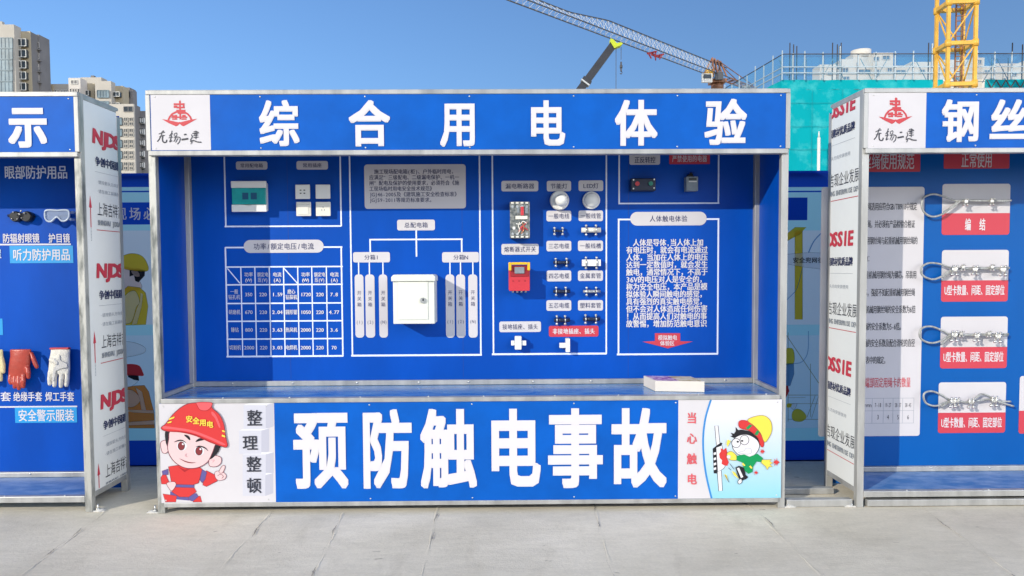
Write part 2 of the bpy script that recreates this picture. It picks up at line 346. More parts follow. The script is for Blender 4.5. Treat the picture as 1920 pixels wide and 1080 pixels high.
# ================================================================== booths
W, D, H = 3.4, .456, 2.257; DS = .418
def booth(name, label, x0, y0, inner='blue_board', counter=True, worn=(), D=.456):
    o = thing(name, label, 'booth', (x0, y0, 0), 'exhibition booths standing in a row'); x1 = x0 + W; yb = y0 + D; p = .038; E = {}
    for i, (xa, ya) in enumerate(((x0, y0), (x1 - p, y0), (x0, yb - p), (x1 - p, yb - p))):
        b = MB('steel_worn' if i in worn else 'steel'); b.box(xa, xa + p, ya, ya + p, 0, H if ya == y0 else H - .05)
        q = b.build('post', o, .003)
        if i in (0, 1):
            s = -1 if i == 0 else 1; cx = xa + (p + .022 if s > 0 else -.022)
            f = MB('plaster'); f.box(min(xa + p / 2 + s * .0195, cx + s * .04), max(xa + p / 2 + s * .0195, cx + s * .04), ya + .004, ya + .03, .0005, .006)
            f.m('zinc').cyl((cx, ya + .017, .004), (cx, ya + .017, .04), .005, 8); f.cyl((cx, ya + .017, .008), (cx, ya + .017, .018), .011, 6)
            f.m('plaster').ell((cx + s * .012, ya + .02, .004), (.028, .022, .010), 10, 6); f.build('anchor_bolt', q)
    def rail(*a, m='steel'): return MB(m).box(*a).build('rail', o, .003)
    zh = 1.942; yf = y0 - .016
    rail(x0 + .0005, x1 - .0005, yf, y0 - .001, H - .024, H - .0005)
    rail(x0 + .0105, x1 - .0105, yf, y0 + .03, zh - .026, zh)
    for xa in (x0 - .0005, x1 - .023): MB('steel').box(xa, xa + .0235, yf + .0005, y0 - .001, zh - .0001, H - .0245).build('frame_strip', o, .002)
    hd = MB('blue_film').box(x0 + .0235, x1 - .0235, y0 - .012, y0 - .002, zh + .0005, H - .0245).build('header_sign', o, 0); E['header'] = hd
    MB('steel').box(x0 + .01, x1 - .01, y0 + .001, yb, H - .012, H + .004).build('roof', o)
    rail(x0 + p + .001, x1 - p - .001, yb - .03, yb - .001, H - .10, H - .07)
    bp = MB(inner); bp.box(x0 + .006, x1 - .006, yb, yb + .003, .012, H - .04); bp.m('panel_white').box(x0 + .006, x1 - .006, yb + .0032, yb + .007, .012, H - .04); E['back'] = bp.build('back_panel', o)  # white rear skin added for bounce; board carried low to block back light
    for s, xa in ((-1, x0), (1, x1)):
        zi = xa + (.008 if s < 0 else -.012); b = MB(inner); b.box(zi, zi + .004, y0 + p + .001, yb - p - .001, .105, H - .03)
        za = xa + (.0025 if s < 0 else -.0065); b.m('panel_white').box(za, za + .004, y0 + p + .001, yb - p - .001, .105, H - .03)
        E['side%d' % s] = b.build('side_panel', o)
        ra, rb = (xa + .001, xa + .025) if s < 0 else (xa - .025, xa - .001)
        rail(ra, rb, y0 + p + .0005, yb - p - .0005, H - .0295, H - .004); rail(ra, rb, y0 + p + .0005, yb - p - .0005, .075, .1045)
    if counter:
        zc = .624; rail(x0 + p + .0005, x1 - p - .0005, yf, y0 + .03, .600, zc)
        MB('deck').box(x0 + .03, x1 - .03, y0 + .0305, yb - .001, .60, zc - .004).build('counter', o)
        rail(x0 + p, x1 - p, yb - .028, yb - .001, zc - .003, zc + .026)
        for xa in (x0 + .0125, x1 - .0345): rail(xa, xa + .022, y0 + p + .001, yb - p - .001, zc - .003, zc + .020)
        E['skirt'] = MB('blue_film').box(x0 + .026, x1 - .026, y0 - .010, y0 - .001, .0605, .5995).build('skirt_sign', o)
        rail(x0 + p + .0005, x1 - p - .0005, y0 - .012, y0 + .025, .036, .060)
        for xa in (x0 + .026, x1 - p): pass
        rail(x0 + p, x1 - p, yb - .03, yb, .04, .07)
    else:
        zc = .089; rail(x0 + p + .0005, x1 - p - .0005, y0 - .001, y0 + .035, .055, zc)
        MB('deck_dusty').box(x0 + .03, x1 - .03, y0 + .0355, yb - .001, .07, zc - .004).build('deck', o)
        rail(x0 + p, x1 - p, yb - .03, yb - .001, zc - .003, zc + .027)
    # screw heads along the rails
    for k in range(9):
        xx = x0 + .22 + k * .37 + random.uniform(-.05, .05); zz = (.651 if counter else .120) - .012
        MB('zinc').ell((xx, yb - .031, zz), (.006, .004, .006), 8, 5).build('screw_head', o)
        MB('zinc').ell((xx + .1, y0 + .012, (.6245 if counter else .0895)), (.006, .006, .004), 8, 5).build('screw_head', o)
    sx = [x0 + .05 + i * .55 for i in range(7)]
    for x in sx:
        for z in (zh + .012, H - .036): MB('zinc').ell((x, y0 - .0125, z), (.0045, .003, .0045), 8, 5).build('screw_head', o)
        if counter:
            for z in (.075, .585): MB('zinc').ell((x, y0 - .0105, z), (.0045, .003, .0045), 8, 5).build('screw_head', o)
    return o, E
YB = D
BC, EC = booth('display_booth', 'middle blue booth with a white-lettered counter front and electrical parts on its back board', 0, 0, worn=(0,))
BL, EL = booth('display_booth', 'blue booth at the left edge with goggles and gloves hung on its board', -.369 - W, .031, counter=False, worn=(1,), D=DS)
BR, ER = booth('display_booth', 'blue booth at the right edge with looped wire ropes on its board', 3.793, 0.0, inner='blue_board_right', counter=False, D=DS)

# ---------------------------------------------------- headers
def logo(part, c, Y):
    """white plate with a red crest and brush lettering; c maps the crop to the photo"""
    T = plane_y(Y)
    def pt(u, v): q = at(*c(u, v), Y); return (q.x, q.z)
    b = MB('white_film', T); a0, a1 = pt(1030, 178), pt(1752, 834); b.srect(a0[0], a1[0], a1[1], a0[1], .001); b.build('logo_plate', part)
    k = MB('print_crest', T)
    k.sheet([pt(*q) for q in ((1170, 468), (1225, 474), (1290, 488), (1365, 505), (1378, 500), (1395, 503), (1450, 488), (1530, 470), (1590, 462), (1505, 510), (1425, 553), (1400, 541), (1380, 522), (1360, 541), (1335, 553), (1250, 515))], .002)
    arc = [(1245, 478), (1262, 440), (1292, 405), (1335, 383), (1385, 374), (1435, 383), (1475, 405), (1505, 440), (1520, 478)]
    k.stroke([pt(*q) for q in arc], abs(pt(0, 0)[0] - pt(22, 0)[0]), .0021)
    for u0, v0, u1, v1 in ((1372, 250, 1398, 470), (1308, 278, 1438, 300), (1416, 278, 1438, 332), (1308, 306, 1352, 332), (1340, 318, 1440, 338), (1340, 356, 1448, 376), (1356, 388, 1452, 404),
                           (1290, 420, 1350, 438), (1282, 436, 1470, 452), (1410, 416, 1452, 436), (1290, 458, 1350, 474), (1400, 458, 1462, 474), (1326, 416, 1346, 474)):
        A, B = pt(u0, v0), pt(u1, v1); k.srect(A[0], B[0], B[1], A[1], .0022 + (u0 % 7) * .00005)
    k.sheet([pt(*q) for q in ((1385, 240), (1392, 252), (1378, 252))], .0026)
    k.build('crest', part)
    ww = abs(pt(0, 0)[0] - pt(1, 0)[0]); s = MB('print_dark', T)
    strokes = [(14, [(1175, 612), (1192, 608)]), (10, [(1130, 645), (1165, 630), (1205, 622)]), (13, [(1172, 615), (1160, 660), (1138, 705), (1112, 735)]), (16, [(1182, 655), (1175, 700), (1182, 735), (1205, 745), (1222, 735), (1226, 712)]), (9, [(1135, 680), (1170, 668), (1205, 660)]),
               (11, [(1290, 605), (1280, 640), (1255, 672)]), (10, [(1268, 650), (1300, 640)]), (12, [(1282, 655), (1275, 700), (1262, 738), (1290, 722)]), (9, [(1250, 690), (1300, 680)]), (8, [(1318, 640), (1345, 632), (1342, 665), (1315, 668), (1318, 640)]), (11, [(1312, 690), (1350, 680), (1385, 690), (1378, 735), (1352, 765)]), (9, [(1335, 690), (1310, 735)]), (9, [(1360, 695), (1330, 745)]),
               (17, [(1432, 652), (1462, 648)]), (20, [(1402, 712), (1440, 706), (1482, 700)]),
               (9, [(1545, 620), (1575, 612), (1600, 625), (1580, 640), (1550, 648)]), (9, [(1530, 640), (1570, 632), (1610, 632)]), (9, [(1545, 665), (1600, 655)]), (10, [(1575, 605), (1578, 650), (1572, 705)]), (9, [(1545, 688), (1605, 680)]), (10, [(1520, 650), (1530, 680), (1510, 715), (1530, 735)]), (13, [(1508, 735), (1545, 722), (1590, 738), (1640, 742)]), (9, [(1512, 765), (1530, 740)])]
    for i, (wd, q) in enumerate(strokes):
        s.stroke(catmull([pt(*z) for z in q], False, 5), wd * ww, .002 + i * .00008, taper=False)
    s.build('brush_lettering', part)
def head_chars(part, items, Y, bold=.029):
    b = MB('lettering_white', plane_y(Y))
    for ch, x0, y0, x1, y1 in items:
        u0, u1, v0, v1 = rect(x0, y0, x1, y1, Y); gx = (u1 - u0) * .015; b.text(ch, u0 - gx, u1 + gx, v0, v1, .002, bold, fill=.93)
    b.build('lettering', part)
YH = -.012
cc = crop(120, 150, 6.353)
logo(EC['header'], cc, YH)
head_chars(EC['header'], [('综', 483, 190, 564, 272), ('合', 651, 190, 734, 272), ('用', 823, 190, 898, 272), ('电', 987, 190, 1062, 272), ('体', 1151, 189, 1234, 271), ('验', 1319, 188, 1401, 270)], YH)
head_chars(EL['header'], [('示', 13, 199, 93, 274)], .019, .04)
cr = lambda u, v: (1626 + (u - 1030) * (1735 - 1626) / 722 , 172 + (v - 178) * (278 - 172) / 656)
logo(ER['header'], cr, YH)
head_chars(ER['header'], [('钢', 1764, 188, 1838, 264), ('丝', 1853, 188, 1929, 263), ('绳', 1950, 188, 2026, 263)], YH)

# ---------------------------------------------------- counter front of the middle booth
YS = -.010; TS = plane_y(YS); K3 = crop(290, 740, 5.142); K2 = crop(1270, 740, 5.143)
def ks(c, Y=YS): return lambda u, v: (lambda q: (q.x, q.z))(at(*c(u, v), Y))
b = MB('lettering_white', TS)
for ch, x0, x1 in (('预', 545, 658), ('防', 672, 778), ('触', 784, 898), ('电', 908, 1018), ('事', 1022, 1135), ('故', 1142, 1253)):
    sh = (x0 - 545) * -.004; u0, u1, v0, v1 = rect(x0, 771 + sh, x1, 911 + sh, YS); b.text(ch, u0, u1, v0, v1, .002, .031, fill=.94)
b.build('lettering', EC['skirt'])
k = ks(K3); pl = MB('white_film', TS); a0, a1 = k(46, 60), k(1170, 1030)
x_l, z_b, z_t = .0262, .0608, .5992
pl.srect(x_l, a1[0], z_b, z_t, .0008); lp = pl.build('print_plate', EC['skirt'])
b = MB('grey_block', TS)
def flat(mb, kk, pts, d): mb.sheet([kk(*p) for p in pts], d)
for (u0, v0, u1, v1) in ((858, 100, 1072, 330), (815, 345, 1030, 570), (850, 575, 1072, 780), (850, 775, 1068, 975)):
    dd = .0014 + v0 * 2e-7
    b.m('grey_block'); flat(b, k, ((u0, v0), (u1, v0), (u1, v1), (u0, v1)), dd)
    b.m('grey_block_dark'); flat(b, k, ((u1, v0), (u1 + 75, v0 - 20), (u1 + 75, v1 - 25), (u1, v1)), dd - .0002)
    b.m('ink_shade'); flat(b, k, ((u0, v0), (u0 + 60, v0 - 22), (u1 + 75, v0 - 20), (u1, v0)), dd - .0001)
b.m('print_dark')
for ch, u0, v0, u1, v1 in (('整', 888, 148, 1042, 298), ('理', 846, 392, 1000, 532), ('整', 883, 595, 1035, 742), ('顿', 886, 802, 1036, 945)):
    A, B = k(u0, v0), k(u1, v1); b.text(ch, A[0], B[0], B[1], A[1], .003, .012, fill=1.0)
b.build('lettering', lp)
# generic cartoon worker in a red hard hat
fig = MB('ink_red', TS); lay = [.0012]
def blob(mb, kk, colour, pts, smooth=True, line=6, ink='ink_line', n=5):
    q = [kk(*p) for p in pts]; q = catmull(q, True, n) if smooth else q
    d = lay[0]; mb.m(colour).sheet(q, d)
    if line: mb.m(ink).stroke(q, line * 6.2e-4, d + .00012, closed=True)
    lay[0] += .00022
def line(mb, kk, ink, pts, wd, taper=False): mb.m(ink).stroke(catmull([kk(*p) for p in pts], False, 5), wd * 6.2e-4, lay[0], taper=taper); lay[0] += .00012
blob(fig, k, 'ink_navy', ((150, 930), (250, 960), (340, 950), (430, 980), (330, 1020), (220, 1010), (150, 985)), False, 0)
blob(fig, k, 'ink_red', ((80, 955), (215, 975), (205, 1034), (105, 1034)), False, 4)
blob(fig, k, 'ink_red', ((385, 985), (440, 975), (458, 1034), (370, 1034)), False, 4)
blob(fig, k, 'ink_navy', ((320, 960), (405, 950), (425, 980), (370, 1028), (330, 1015)), False, 3)
blob(fig, k, 'ink_red', ((190, 890), (380, 890), (405, 935), (330, 985), (240, 985), (165, 935)), False, 4)
blob(fig, k, 'ink_red', ((78, 770), (60, 800), (68, 860), (150, 862), (110, 770)), False, 4)
blob(fig, k, 'ink_navy', ((72, 735), (130, 715), (135, 770), (80, 772)), False, 4)
blob(fig, k, 'ink_red', ((500, 730), (600, 780), (606, 832), (500, 885), (465, 870), (480, 800)), False, 4)
blob(fig, k, 'ink_navy', ((455, 715), (505, 745), (490, 815), (460, 850), (438, 820)), False, 4)
blob(fig, k, 'ink_red', ((135, 692), (220, 680), (440, 700), (460, 720), (425, 850), (370, 868), (200, 862), (165, 850)), False, 4)
blob(fig, k, 'ink_navy', ((195, 864), (385, 868), (380, 896), (200, 890)), False, 3)
blob(fig, k, 'ink_red_dark', ((225, 690), (290, 745), (360, 705), (290, 722)), False, 0)
blob(fig, k, 'ink_skin', ((120, 850), (190, 838), (208, 870), (170, 925), (140, 900)), True, 4)
blob(fig, k, 'ink_skin', ((585, 745), (640, 735), (690, 770), (680, 810), (625, 825), (590, 800)), True, 4)
blob(fig, k, 'ink_skin', ((622, 745), (650, 690), (675, 680), (680, 705), (655, 752)), True, 4)
line(fig, k, 'ink_line', ((610, 780), (640, 765), (665, 785), (650, 805)), 4)
blob(fig, k, 'ink_skin', ((60, 470), (90, 440), (135, 450), (130, 548), (80, 556)), True, 5)
blob(fig, k, 'ink_skin', ((535, 600), (590, 585), (642, 605), (640, 660), (590, 692), (530, 680)), True, 5)
line(fig, k, 'ink_skin_dark', ((550, 630), (580, 628), (560, 650)), 6)
blob(fig, k, 'ink_black', ((108, 350), (160, 350), (165, 470), (130, 500), (108, 440)), True, 0)
blob(fig, k, 'ink_black', ((590, 460), (640, 480), (610, 560), (540, 620), (560, 540)), True, 0)
blob(fig, k, 'ink_skin', ((170, 340), (140, 430), (130, 520), (160, 600), (220, 665), (310, 705), (420, 700), (510, 650), (550, 580), (580, 500), (590, 430), (400, 350)), True, 6, 'ink_line')
# eyes, brows, nose, mouth
for (cx, cy, tilt) in ((262, 492, .12), (432, 540, .12)):
    blob(fig, k, 'ink_white', [(cx + 48 * math.cos(a) + 4, cy + 44 * math.sin(a)) for a in [i * math.pi / 8 for i in range(16)]], True, 0)
    blob(fig, k, 'ink_brown', [(cx + 32 * math.cos(a), cy + 40 * math.sin(a)) for a in [i * math.pi / 8 for i in range(16)]], True, 4, 'ink_black')
    blob(fig, k, 'ink_white', [(cx + 14 + 9 * math.cos(a), cy - 18 + 9 * math.sin(a)) for a in [i * math.pi / 4 for i in range(8)]], True, 0)
line(fig, k, 'ink_black', ((192, 455), (225, 442), (270, 438), (308, 462)), 11, True)
line(fig, k, 'ink_black', ((402, 500), (440, 494), (490, 510), (520, 540)), 11, True)
line(fig, k, 'ink_black', ((290, 385), (325, 405), (345, 435)), 22, True)
line(fig, k, 'ink_black', ((400, 450), (440, 430), (490, 428)), 22, True)
line(fig, k, 'ink_skin_dark', ((312, 565), (302, 585), (320, 595)), 6)
line(fig, k, 'ink_brown', ((245, 612), (300, 640), (350, 652), (402, 652)), 9, True)
# hard hat
hat = [(70, 312), (105, 285), (135, 250), (180, 190), (260, 120), (340, 82), (445, 76), (545, 82), (562, 128), (630, 190), (672, 280), (690, 400), (708, 478), (690, 505), (640, 490), (540, 455), (400, 390), (260, 358), (130, 350), (80, 335)]
hat = [(u, max(v, 70)) for u, v in hat]
blob(fig, k, 'ink_red', hat, True, 6)
blob(fig, k, 'ink_red_light', ((95, 300), (200, 312), (360, 338), (520, 395), (680, 470), (650, 478), (520, 420), (360, 362), (200, 334), (95, 325)), True, 0)
blob(fig, k, 'ink_red_dark', ((128, 352), (260, 350), (400, 380), (540, 445), (650, 492), (540, 458), (400, 396), (260, 362)), True, 0)
blob(fig, k, 'ink_red_light', ((415, 74), (550, 74), (552, 110), (520, 145), (480, 152), (440, 140), (418, 105)), True, 5, 'ink_red_dark')
blob(fig, k, 'ink_red_light', ((560, 160), (600, 200), (640, 300), (625, 310), (590, 230), (555, 185)), True, 0)
for pts in (((150, 222), (200, 205), (195, 225), (140, 245)), ((130, 262), (172, 248), (168, 268), (128, 275)), ((655, 335), (684, 345), (684, 362), (655, 352)), ((655, 378), (688, 392), (686, 412), (652, 398))):
    blob(fig, k, 'ink_yellow', pts, False, 3, 'ink_red_dark')
fig.m('ink_yellow')
for i, ch in enumerate('安全用电'):
    u, v = 308 + i * 66, 200 + i * 17; A, B = k(u, v), k(u + 68, v + 62); fig.text(ch, A[0], B[0], B[1], A[1], lay[0], .03, fill=1)
fig.build('printed_worker', lp)
# right-hand print
k2 = ks(K2); lay[0] = .0008
pr = MB('white_film', TS); c0 = k2(10, 40); pr.srect(c0[0], 3.3738, z_b, z_t, .0008)
arc = [(330, 30), (300, 120), (270, 230), (252, 360), (248, 480), (256, 620), (275, 760), (300, 880), (330, 1000)]
cv = catmull([k2(*p) for p in arc], False, 6); cv[0] = Vector((cv[0].x, z_t)); cv[-1] = Vector((cv[-1].x, z_b))
pr.m('cyan_print').sheet([tuple(p) for p in cv] + [(3.3738, z_b), (3.3738, z_t)], .0011)
pr.m('ink_blue').stroke(cv, .010, .0016)
rp = pr.build('print_plate', EC['skirt'])
b = MB('print_pinkred', TS)
for ch, v0 in (('当', 172), ('心', 370), ('触', 566), ('电', 762)):
    A, B = k2(90, v0), k2(188, v0 + 102); b.text(ch, A[0], B[0], B[1], A[1], .0016, .022)
b.build('lettering', rp)
f2 = MB('ink_white', TS); lay[0] = .0016; LW = 4.6
blob(f2, k2, 'ink_white', ((360, 300), (392, 298), (410, 470), (376, 490)), False, LW, 'ink_black')
blob(f2, k2, 'ink_white', ((384, 740), (424, 730), (434, 925), (398, 930)), False, LW, 'ink_black')
blob(f2, k2, 'ink_black', ((340, 520), (372, 495), (420, 460), (436, 470), (400, 520), (380, 760), (350, 758)), False, 0)
blob(f2, k2, 'ink_white', ((372, 510), (430, 488), (440, 560), (460, 690), (445, 712), (388, 745)), False, LW, 'ink_black')
for v in (560, 610, 660, 705): blob(f2, k2, 'ink_white', ((348, v), (372, v - 8), (374, v + 14), (350, v + 22)), False, 0)
def star(kk, cx, cy, r, col, n=9, inner=.5):
    blob(f2, kk, col, [(cx + (r if i % 2 == 0 else r * inner) * (.8 + .3 * math.sin(i * 2.3)) * math.cos(i * math.pi / n), cy + (r if i % 2 == 0 else r * inner) * (.8 + .3 * math.sin(i * 2.3)) * math.sin(i * math.pi / n)) for i in range(2 * n)], False, 0)
blob(f2, k2, 'ink_red', ((402, 570), (420, 545), (415, 515), (445, 530), (470, 510), (480, 560), (478, 610), (495, 650), (480, 685), (450, 680), (425, 665), (430, 630), (408, 610)), False, 0)
blob(f2, k2, 'ink_black', ((510, 400), (530, 392), (512, 365), (545, 375), (562, 350), (560, 310), (585, 340), (620, 335), (700, 350), (770, 410), (800, 480), (780, 500), (740, 440), (640, 390), (540, 415)), False, 0)
blob(f2, k2, 'ink_white', ((540, 430), (530, 500), (556, 548), (600, 580), (700, 600), (760, 560), (790, 490), (760, 430), (680, 385), (600, 390)), True, LW, 'ink_black')
blob(f2, k2, 'ink_white', [(565 + 42 * math.cos(a), 465 + 44 * math.sin(a)) for a in [i * math.pi / 8 for i in range(16)]], True, LW, 'ink_black')
blob(f2, k2, 'ink_white', [(645 + 42 * math.cos(a), 436 + 46 * math.sin(a)) for a in [i * math.pi / 8 for i in range(16)]], True, LW, 'ink_black')
for u, v in ((580, 452), (622, 444)): blob(f2, k2, 'ink_black', [(u + 12 * math.cos(a), v + 9 * math.sin(a)) for a in [i * math.pi / 4 for i in range(8)]], True, 0)
blob(f2, k2, 'ink_shade', ((585, 555), (640, 540), (660, 515), (705, 520), (710, 560), (660, 570)), True, LW, 'ink_grey')
blob(f2, k2, 'ink_red', ((588, 270), (620, 245), (690, 262), (780, 350), (828, 440), (825, 500), (800, 490), (770, 410), (690, 345), (605, 320)), True, LW, 'ink_red_dark')
blob(f2, k2, 'ink_yellow', ((675, 245), (740, 210), (830, 200), (895, 250), (908, 340), (880, 410), (838, 455), (800, 370), (740, 300)), True, LW, 'ink_olive')
blob(f2, k2, 'ink_green', ((655, 320), (695, 285), (722, 295), (680, 335)), False, 0)
blob(f2, k2, 'ink_green', ((740, 380), (765, 340), (788, 355), (768, 392)), False, 0)
blob(f2, k2, 'ink_yellow', ((480, 560), (520, 545), (570, 590), (565, 628), (505, 625), (478, 600)), True, LW, 'ink_olive')
blob(f2, k2, 'ink_white', [(492 + 17 * math.cos(a), 597 + 17 * math.sin(a)) for a in [i * math.pi / 6 for i in range(12)]], True, LW, 'ink_grey')
blob(f2, k2, 'ink_green', ((568, 590), (640, 575), (690, 598), (740, 580), (765, 568), (820, 610), (815, 645), (760, 640), (725, 690), (720, 740), (680, 758), (640, 720), (625, 650), (568, 628)), False, LW, 'ink_green')
blob(f2, k2, 'ink_yellow', ((812, 625), (860, 625), (905, 622), (885, 640), (915, 655), (888, 668), (912, 695), (880, 690), (862, 722), (850, 690), (806, 655)), False, LW, 'ink_olive')
blob(f2, k2, 'ink_black', ((556, 700), (590, 682), (640, 700), (655, 770), (680, 790), (660, 810), (610, 830), (585, 790)), False, 0)
blob(f2, k2, 'ink_shade', ((570, 705), (592, 700), (632, 790), (610, 800)), False, 0)
blob(f2, k2, 'ink_white', ((580, 830), (610, 808), (618, 840), (590, 858)), True, LW, 'ink_black')
for u, v in ((630, 665), (700, 690)): blob(f2, k2, 'ink_yellow', ((u, v - 12), (u + 22, v + 14), (u + 8, v + 20), (u - 12, v)), False, 0)
star(k2, 815, 545, 32, 'ink_red'); star(k2, 948, 648, 44, 'ink_red'); star(k2, 753, 748, 28, 'ink_crimson' if 'ink_crimson' in MATS else 'ink_red')
for pts in (((480, 430), (510, 440), (480, 500), (470, 470)), ((445, 760), (470, 770), (490, 840), (465, 800)), ((520, 730), (555, 750), (590, 810), (540, 770))): blob(f2, k2, 'ink_yellow', pts, False, 0)
for a_, b_ in (((487, 700), (510, 722)), ((500, 660), (540, 715)), ((455, 770), (492, 840))): line(f2, k2, 'ink_black', (a_, b_), 4)
f2.build('printed_worker', rp)

# ---------------------------------------------------- printed back board of the middle booth
TB = plane_y(YB); C3 = crop(400, 280, 2.6346); C4 = crop(900, 270, 2.5717)
bk = EC['back']; k3 = ks(C3, YB); k4 = ks(C4, YB); px = .00322
ln = MB('line_pale', TB); LWD = .0088
def hl(kk, u0, u1, v, wd=LWD, d=.0014): A, B = kk(u0, v), kk(u1, v); z = (A[1] + B[1]) / 2; ln.srect(A[0] - wd / 2, B[0] + wd / 2, z - wd / 2, z + wd / 2, d)
def vl(kk, u, v0, v1, wd=LWD, d=.0016): A, B = kk(u, v0), kk(u, v1); x = (A[0] + B[0]) / 2; ln.srect(x - wd / 2, x + wd / 2, B[1], A[1], d)
for u in (58, 629): vl(k3, u, 0, 380)
hl(k3, 60, 628, 380)
for u in (66, 636): vl(k3, u, 483, 1022)
hl(k3, 64, 634, 484); hl(k3, 70, 638, 1022, .010)
for v in (580, 668, 760, 848, 936): hl(k3, 69, 636, v, .008)
for u in (141, 210, 281, 351, 421, 490, 562): vl(k3, u, 580, 1022, .0065)
for u0, v0, u1, v1 in ((70, 588, 132, 662), (346, 584, 416, 662)): ln.stroke([k3(u0, v0), k3(u1, v1)], .006, .0018)
for u in (680, 1318): vl(k3, u, 0, 1018)
hl(k3, 686, 1322, 1017, .011)
vl(k3, 1003, 398, 530, .009); hl(k3, 775, 1228, 445, .009)
for u in (775, 1227): vl(k3, u, 445, 510, .009)
for u in (718, 771, 838, 1169, 1221, 1282): vl(k3, u, 556, 622, .007)
for u in (62, 609): vl(k4, u, 0, 1012)
hl(k4, 62, 606, 1012, .011)
for u in (671, 1150): vl(k4, u, 0, 287)
hl(k4, 671, 1150, 286)
for u in (668, 1147): vl(k4, u, 362, 1012, .0095)
hl(k4, 668, 1150, 363, .0095); hl(k4, 664, 1143, 1013, .0105)
ln.build('printed_line', bk)
jn_ = MB('blue_joint', TB)
for x in (.60, 1.63, 2.62): jn_.srect(x - .0012, x + .0012, .66, 2.2, .0006)
jn_.build('board_joint', bk)
def plate(kk, u0, v0, u1, v1, text, ink='print_navy', face='white_film', r=.012, tw=None, th=None, bold=.012, dd=.0022, rows=None, fill=.95):
    A, B = kk(u0, v0), kk(u1, v1); b = MB(face, TB); b.sround(A[0], B[0], B[1], A[1], r, dd); b.m(ink)
    hgt = A[1] - B[1]; wid = B[0] - A[0]; cx = (A[0] + B[0]) / 2; cz = (A[1] + B[1]) / 2
    if text:
        th_ = (th or .5) * hgt; n = sum(.56 if ord(c) < 0x250 else 1 for c in text); tw_ = (tw * wid) if tw else min(wid * .86, n * th_ * 1.12)
        b.text(text, cx - tw_ / 2, cx + tw_ / 2, cz - th_ / 2, cz + th_ / 2, dd + .001, bold, fill=fill, copies=[(-1, 0), (1, 0)])
    return b
CAP = [(k3, 112, 60, 268, 100, '常用配电箱'), (k3, 411, 58, 567, 100, '常用插座'), (k3, 908, 348, 1095, 400, '总配电箱'), (k3, 690, 508, 873, 558, '分箱1'), (k3, 1130, 508, 1312, 558, '分箱N'),
       (k4, 103, 178, 281, 228, '漏电断路器'), (k4, 322, 178, 439, 228, '节能灯'), (k4, 475, 176, 594, 227, 'LED灯'), (k4, 320, 322, 440, 373, '一般电线'), (k4, 475, 321, 593, 372, '一般线管'),
       (k4, 103, 482, 283, 533, '熔断器式开关'), (k4, 320, 467, 440, 517, '三芯电缆'), (k4, 472, 466, 593, 516, '一般线槽'), (k4, 321, 610, 440, 662, '四芯电缆'), (k4, 472, 610, 593, 660, '金属套管'),
       (k4, 320, 753, 440, 804, '五芯电缆'), (k4, 472, 753, 593, 803, '塑料套管'), (k4, 93, 856, 294, 906, '接地插座、插头'), (k4, 720, 30, 868, 100, '')]
for kk, u0, v0, u1, v1, t in CAP: plate(kk, u0, v0, u1, v1, t, bold=.016 if v1 < 230 else .008).build('caption_plate', bk)
b = MB('print_navy', TB); A, B = k4(744, 62), k4(846, 92); b.text('正反转控', A[0], B[0], B[1], A[1], .0032, .016, copies=[(-1, 0), (1, 0)]); b.build('lettering', bk)
plate(k4, 332, 877, 571, 928, '非接地插座、插头', 'lettering_white', 'print_red', bold=.03).build('caption_plate', bk)
plate(k4, 912, 45, 1108, 97, '严禁使用的电器', 'lettering_white', 'print_red', r=.006, bold=.02, th=.6).build('caption_plate', bk)
plate(k3, 150, 448, 546, 510, '功率/额定电压/电流', r=.05, tw=.76, th=.5, bold=.012).build('caption_plate', bk)
plate(k4, 724, 328, 1092, 392, '人体触电体验', r=.05, tw=.5, th=.46, bold=.006).build('caption_plate', bk)
for u0, u1, t in ((698, 746, '1'), (750, 800, '2'), (817, 863, 'N'), (1147, 1193, '1'), (1199, 1246, '2'), (1259, 1306, 'N')):
    A, B = k3(u0, 618), k3(u1, 930); b = MB('white_film', TB); b.sround(A[0], B[0], B[1], A[1], .02, .0022); b.m('print_navy'); cx = (A[0] + B[0]) / 2
    for i, ch in enumerate('开关箱'):
        z = k3(0, 713 + 29 * i)[1]; b.text(ch, cx - .0135, cx + .0135, z - .0125, z + .0125, .0032)
    z = k3(0, 857)[1]; b.text('(' + t + ')', cx - .021, cx + .021, z - .0125, z + .0125, .0032, fill=.85); b.build('caption_plate', bk)
A, B = k3(745, 75), k3(1248, 292); b = MB('white_film', TB); b.sround(A[0], B[0], B[1], A[1], .018, .0022); b.m('print_navy')
for i, t in enumerate(('　施工现场配电箱(柜)、户外临时用电，', '应满足“三级配电、二级漏电保护、一机一', '闸”配电及保护的使用要求，必须符合《施', '工现场临时用电安全技术规范》', 'JGJ46-2005及《建筑施工安全检查标准》', 'JGJ59-2011等规范标准要求。')):
    v = 110 + i * 28; P0, P1 = k3(770, v - 11), k3((1200, 1215, 1215, 1092, 1215, 1092)[i], v + 11); b.text(t, P0[0], P1[0], P1[1], P0[1], .0032, .01, copies=[(-1, 0), (1, 0)])
b.build('caption_plate', bk)
b = MB('lettering_white', TB)
rows = [('功率', '(W)'), ('额定电', '压(V)'), ('电流', '(A)')]
cx_ = [175, 245, 316, 385, 456, 526, 598]
for ci, (c, kx) in enumerate(((175, 0), (245, 1), (316, 2), (456, 0), (526, 1), (598, 2))):
    for j, t in enumerate(rows[kx]):
        wd = (56 if kx == 1 else 44) if j == 0 else (50 if kx == 1 else 40); v = 618 + j * 27
        P0, P1 = k3(c - wd / 2, v - 11), k3(c + wd / 2, v + 11); b.text(t, P0[0], P1[0], P1[1], P0[1], .0026, .022 if c > 300 else .008, copies=[(-1, 0), (1, 0)])
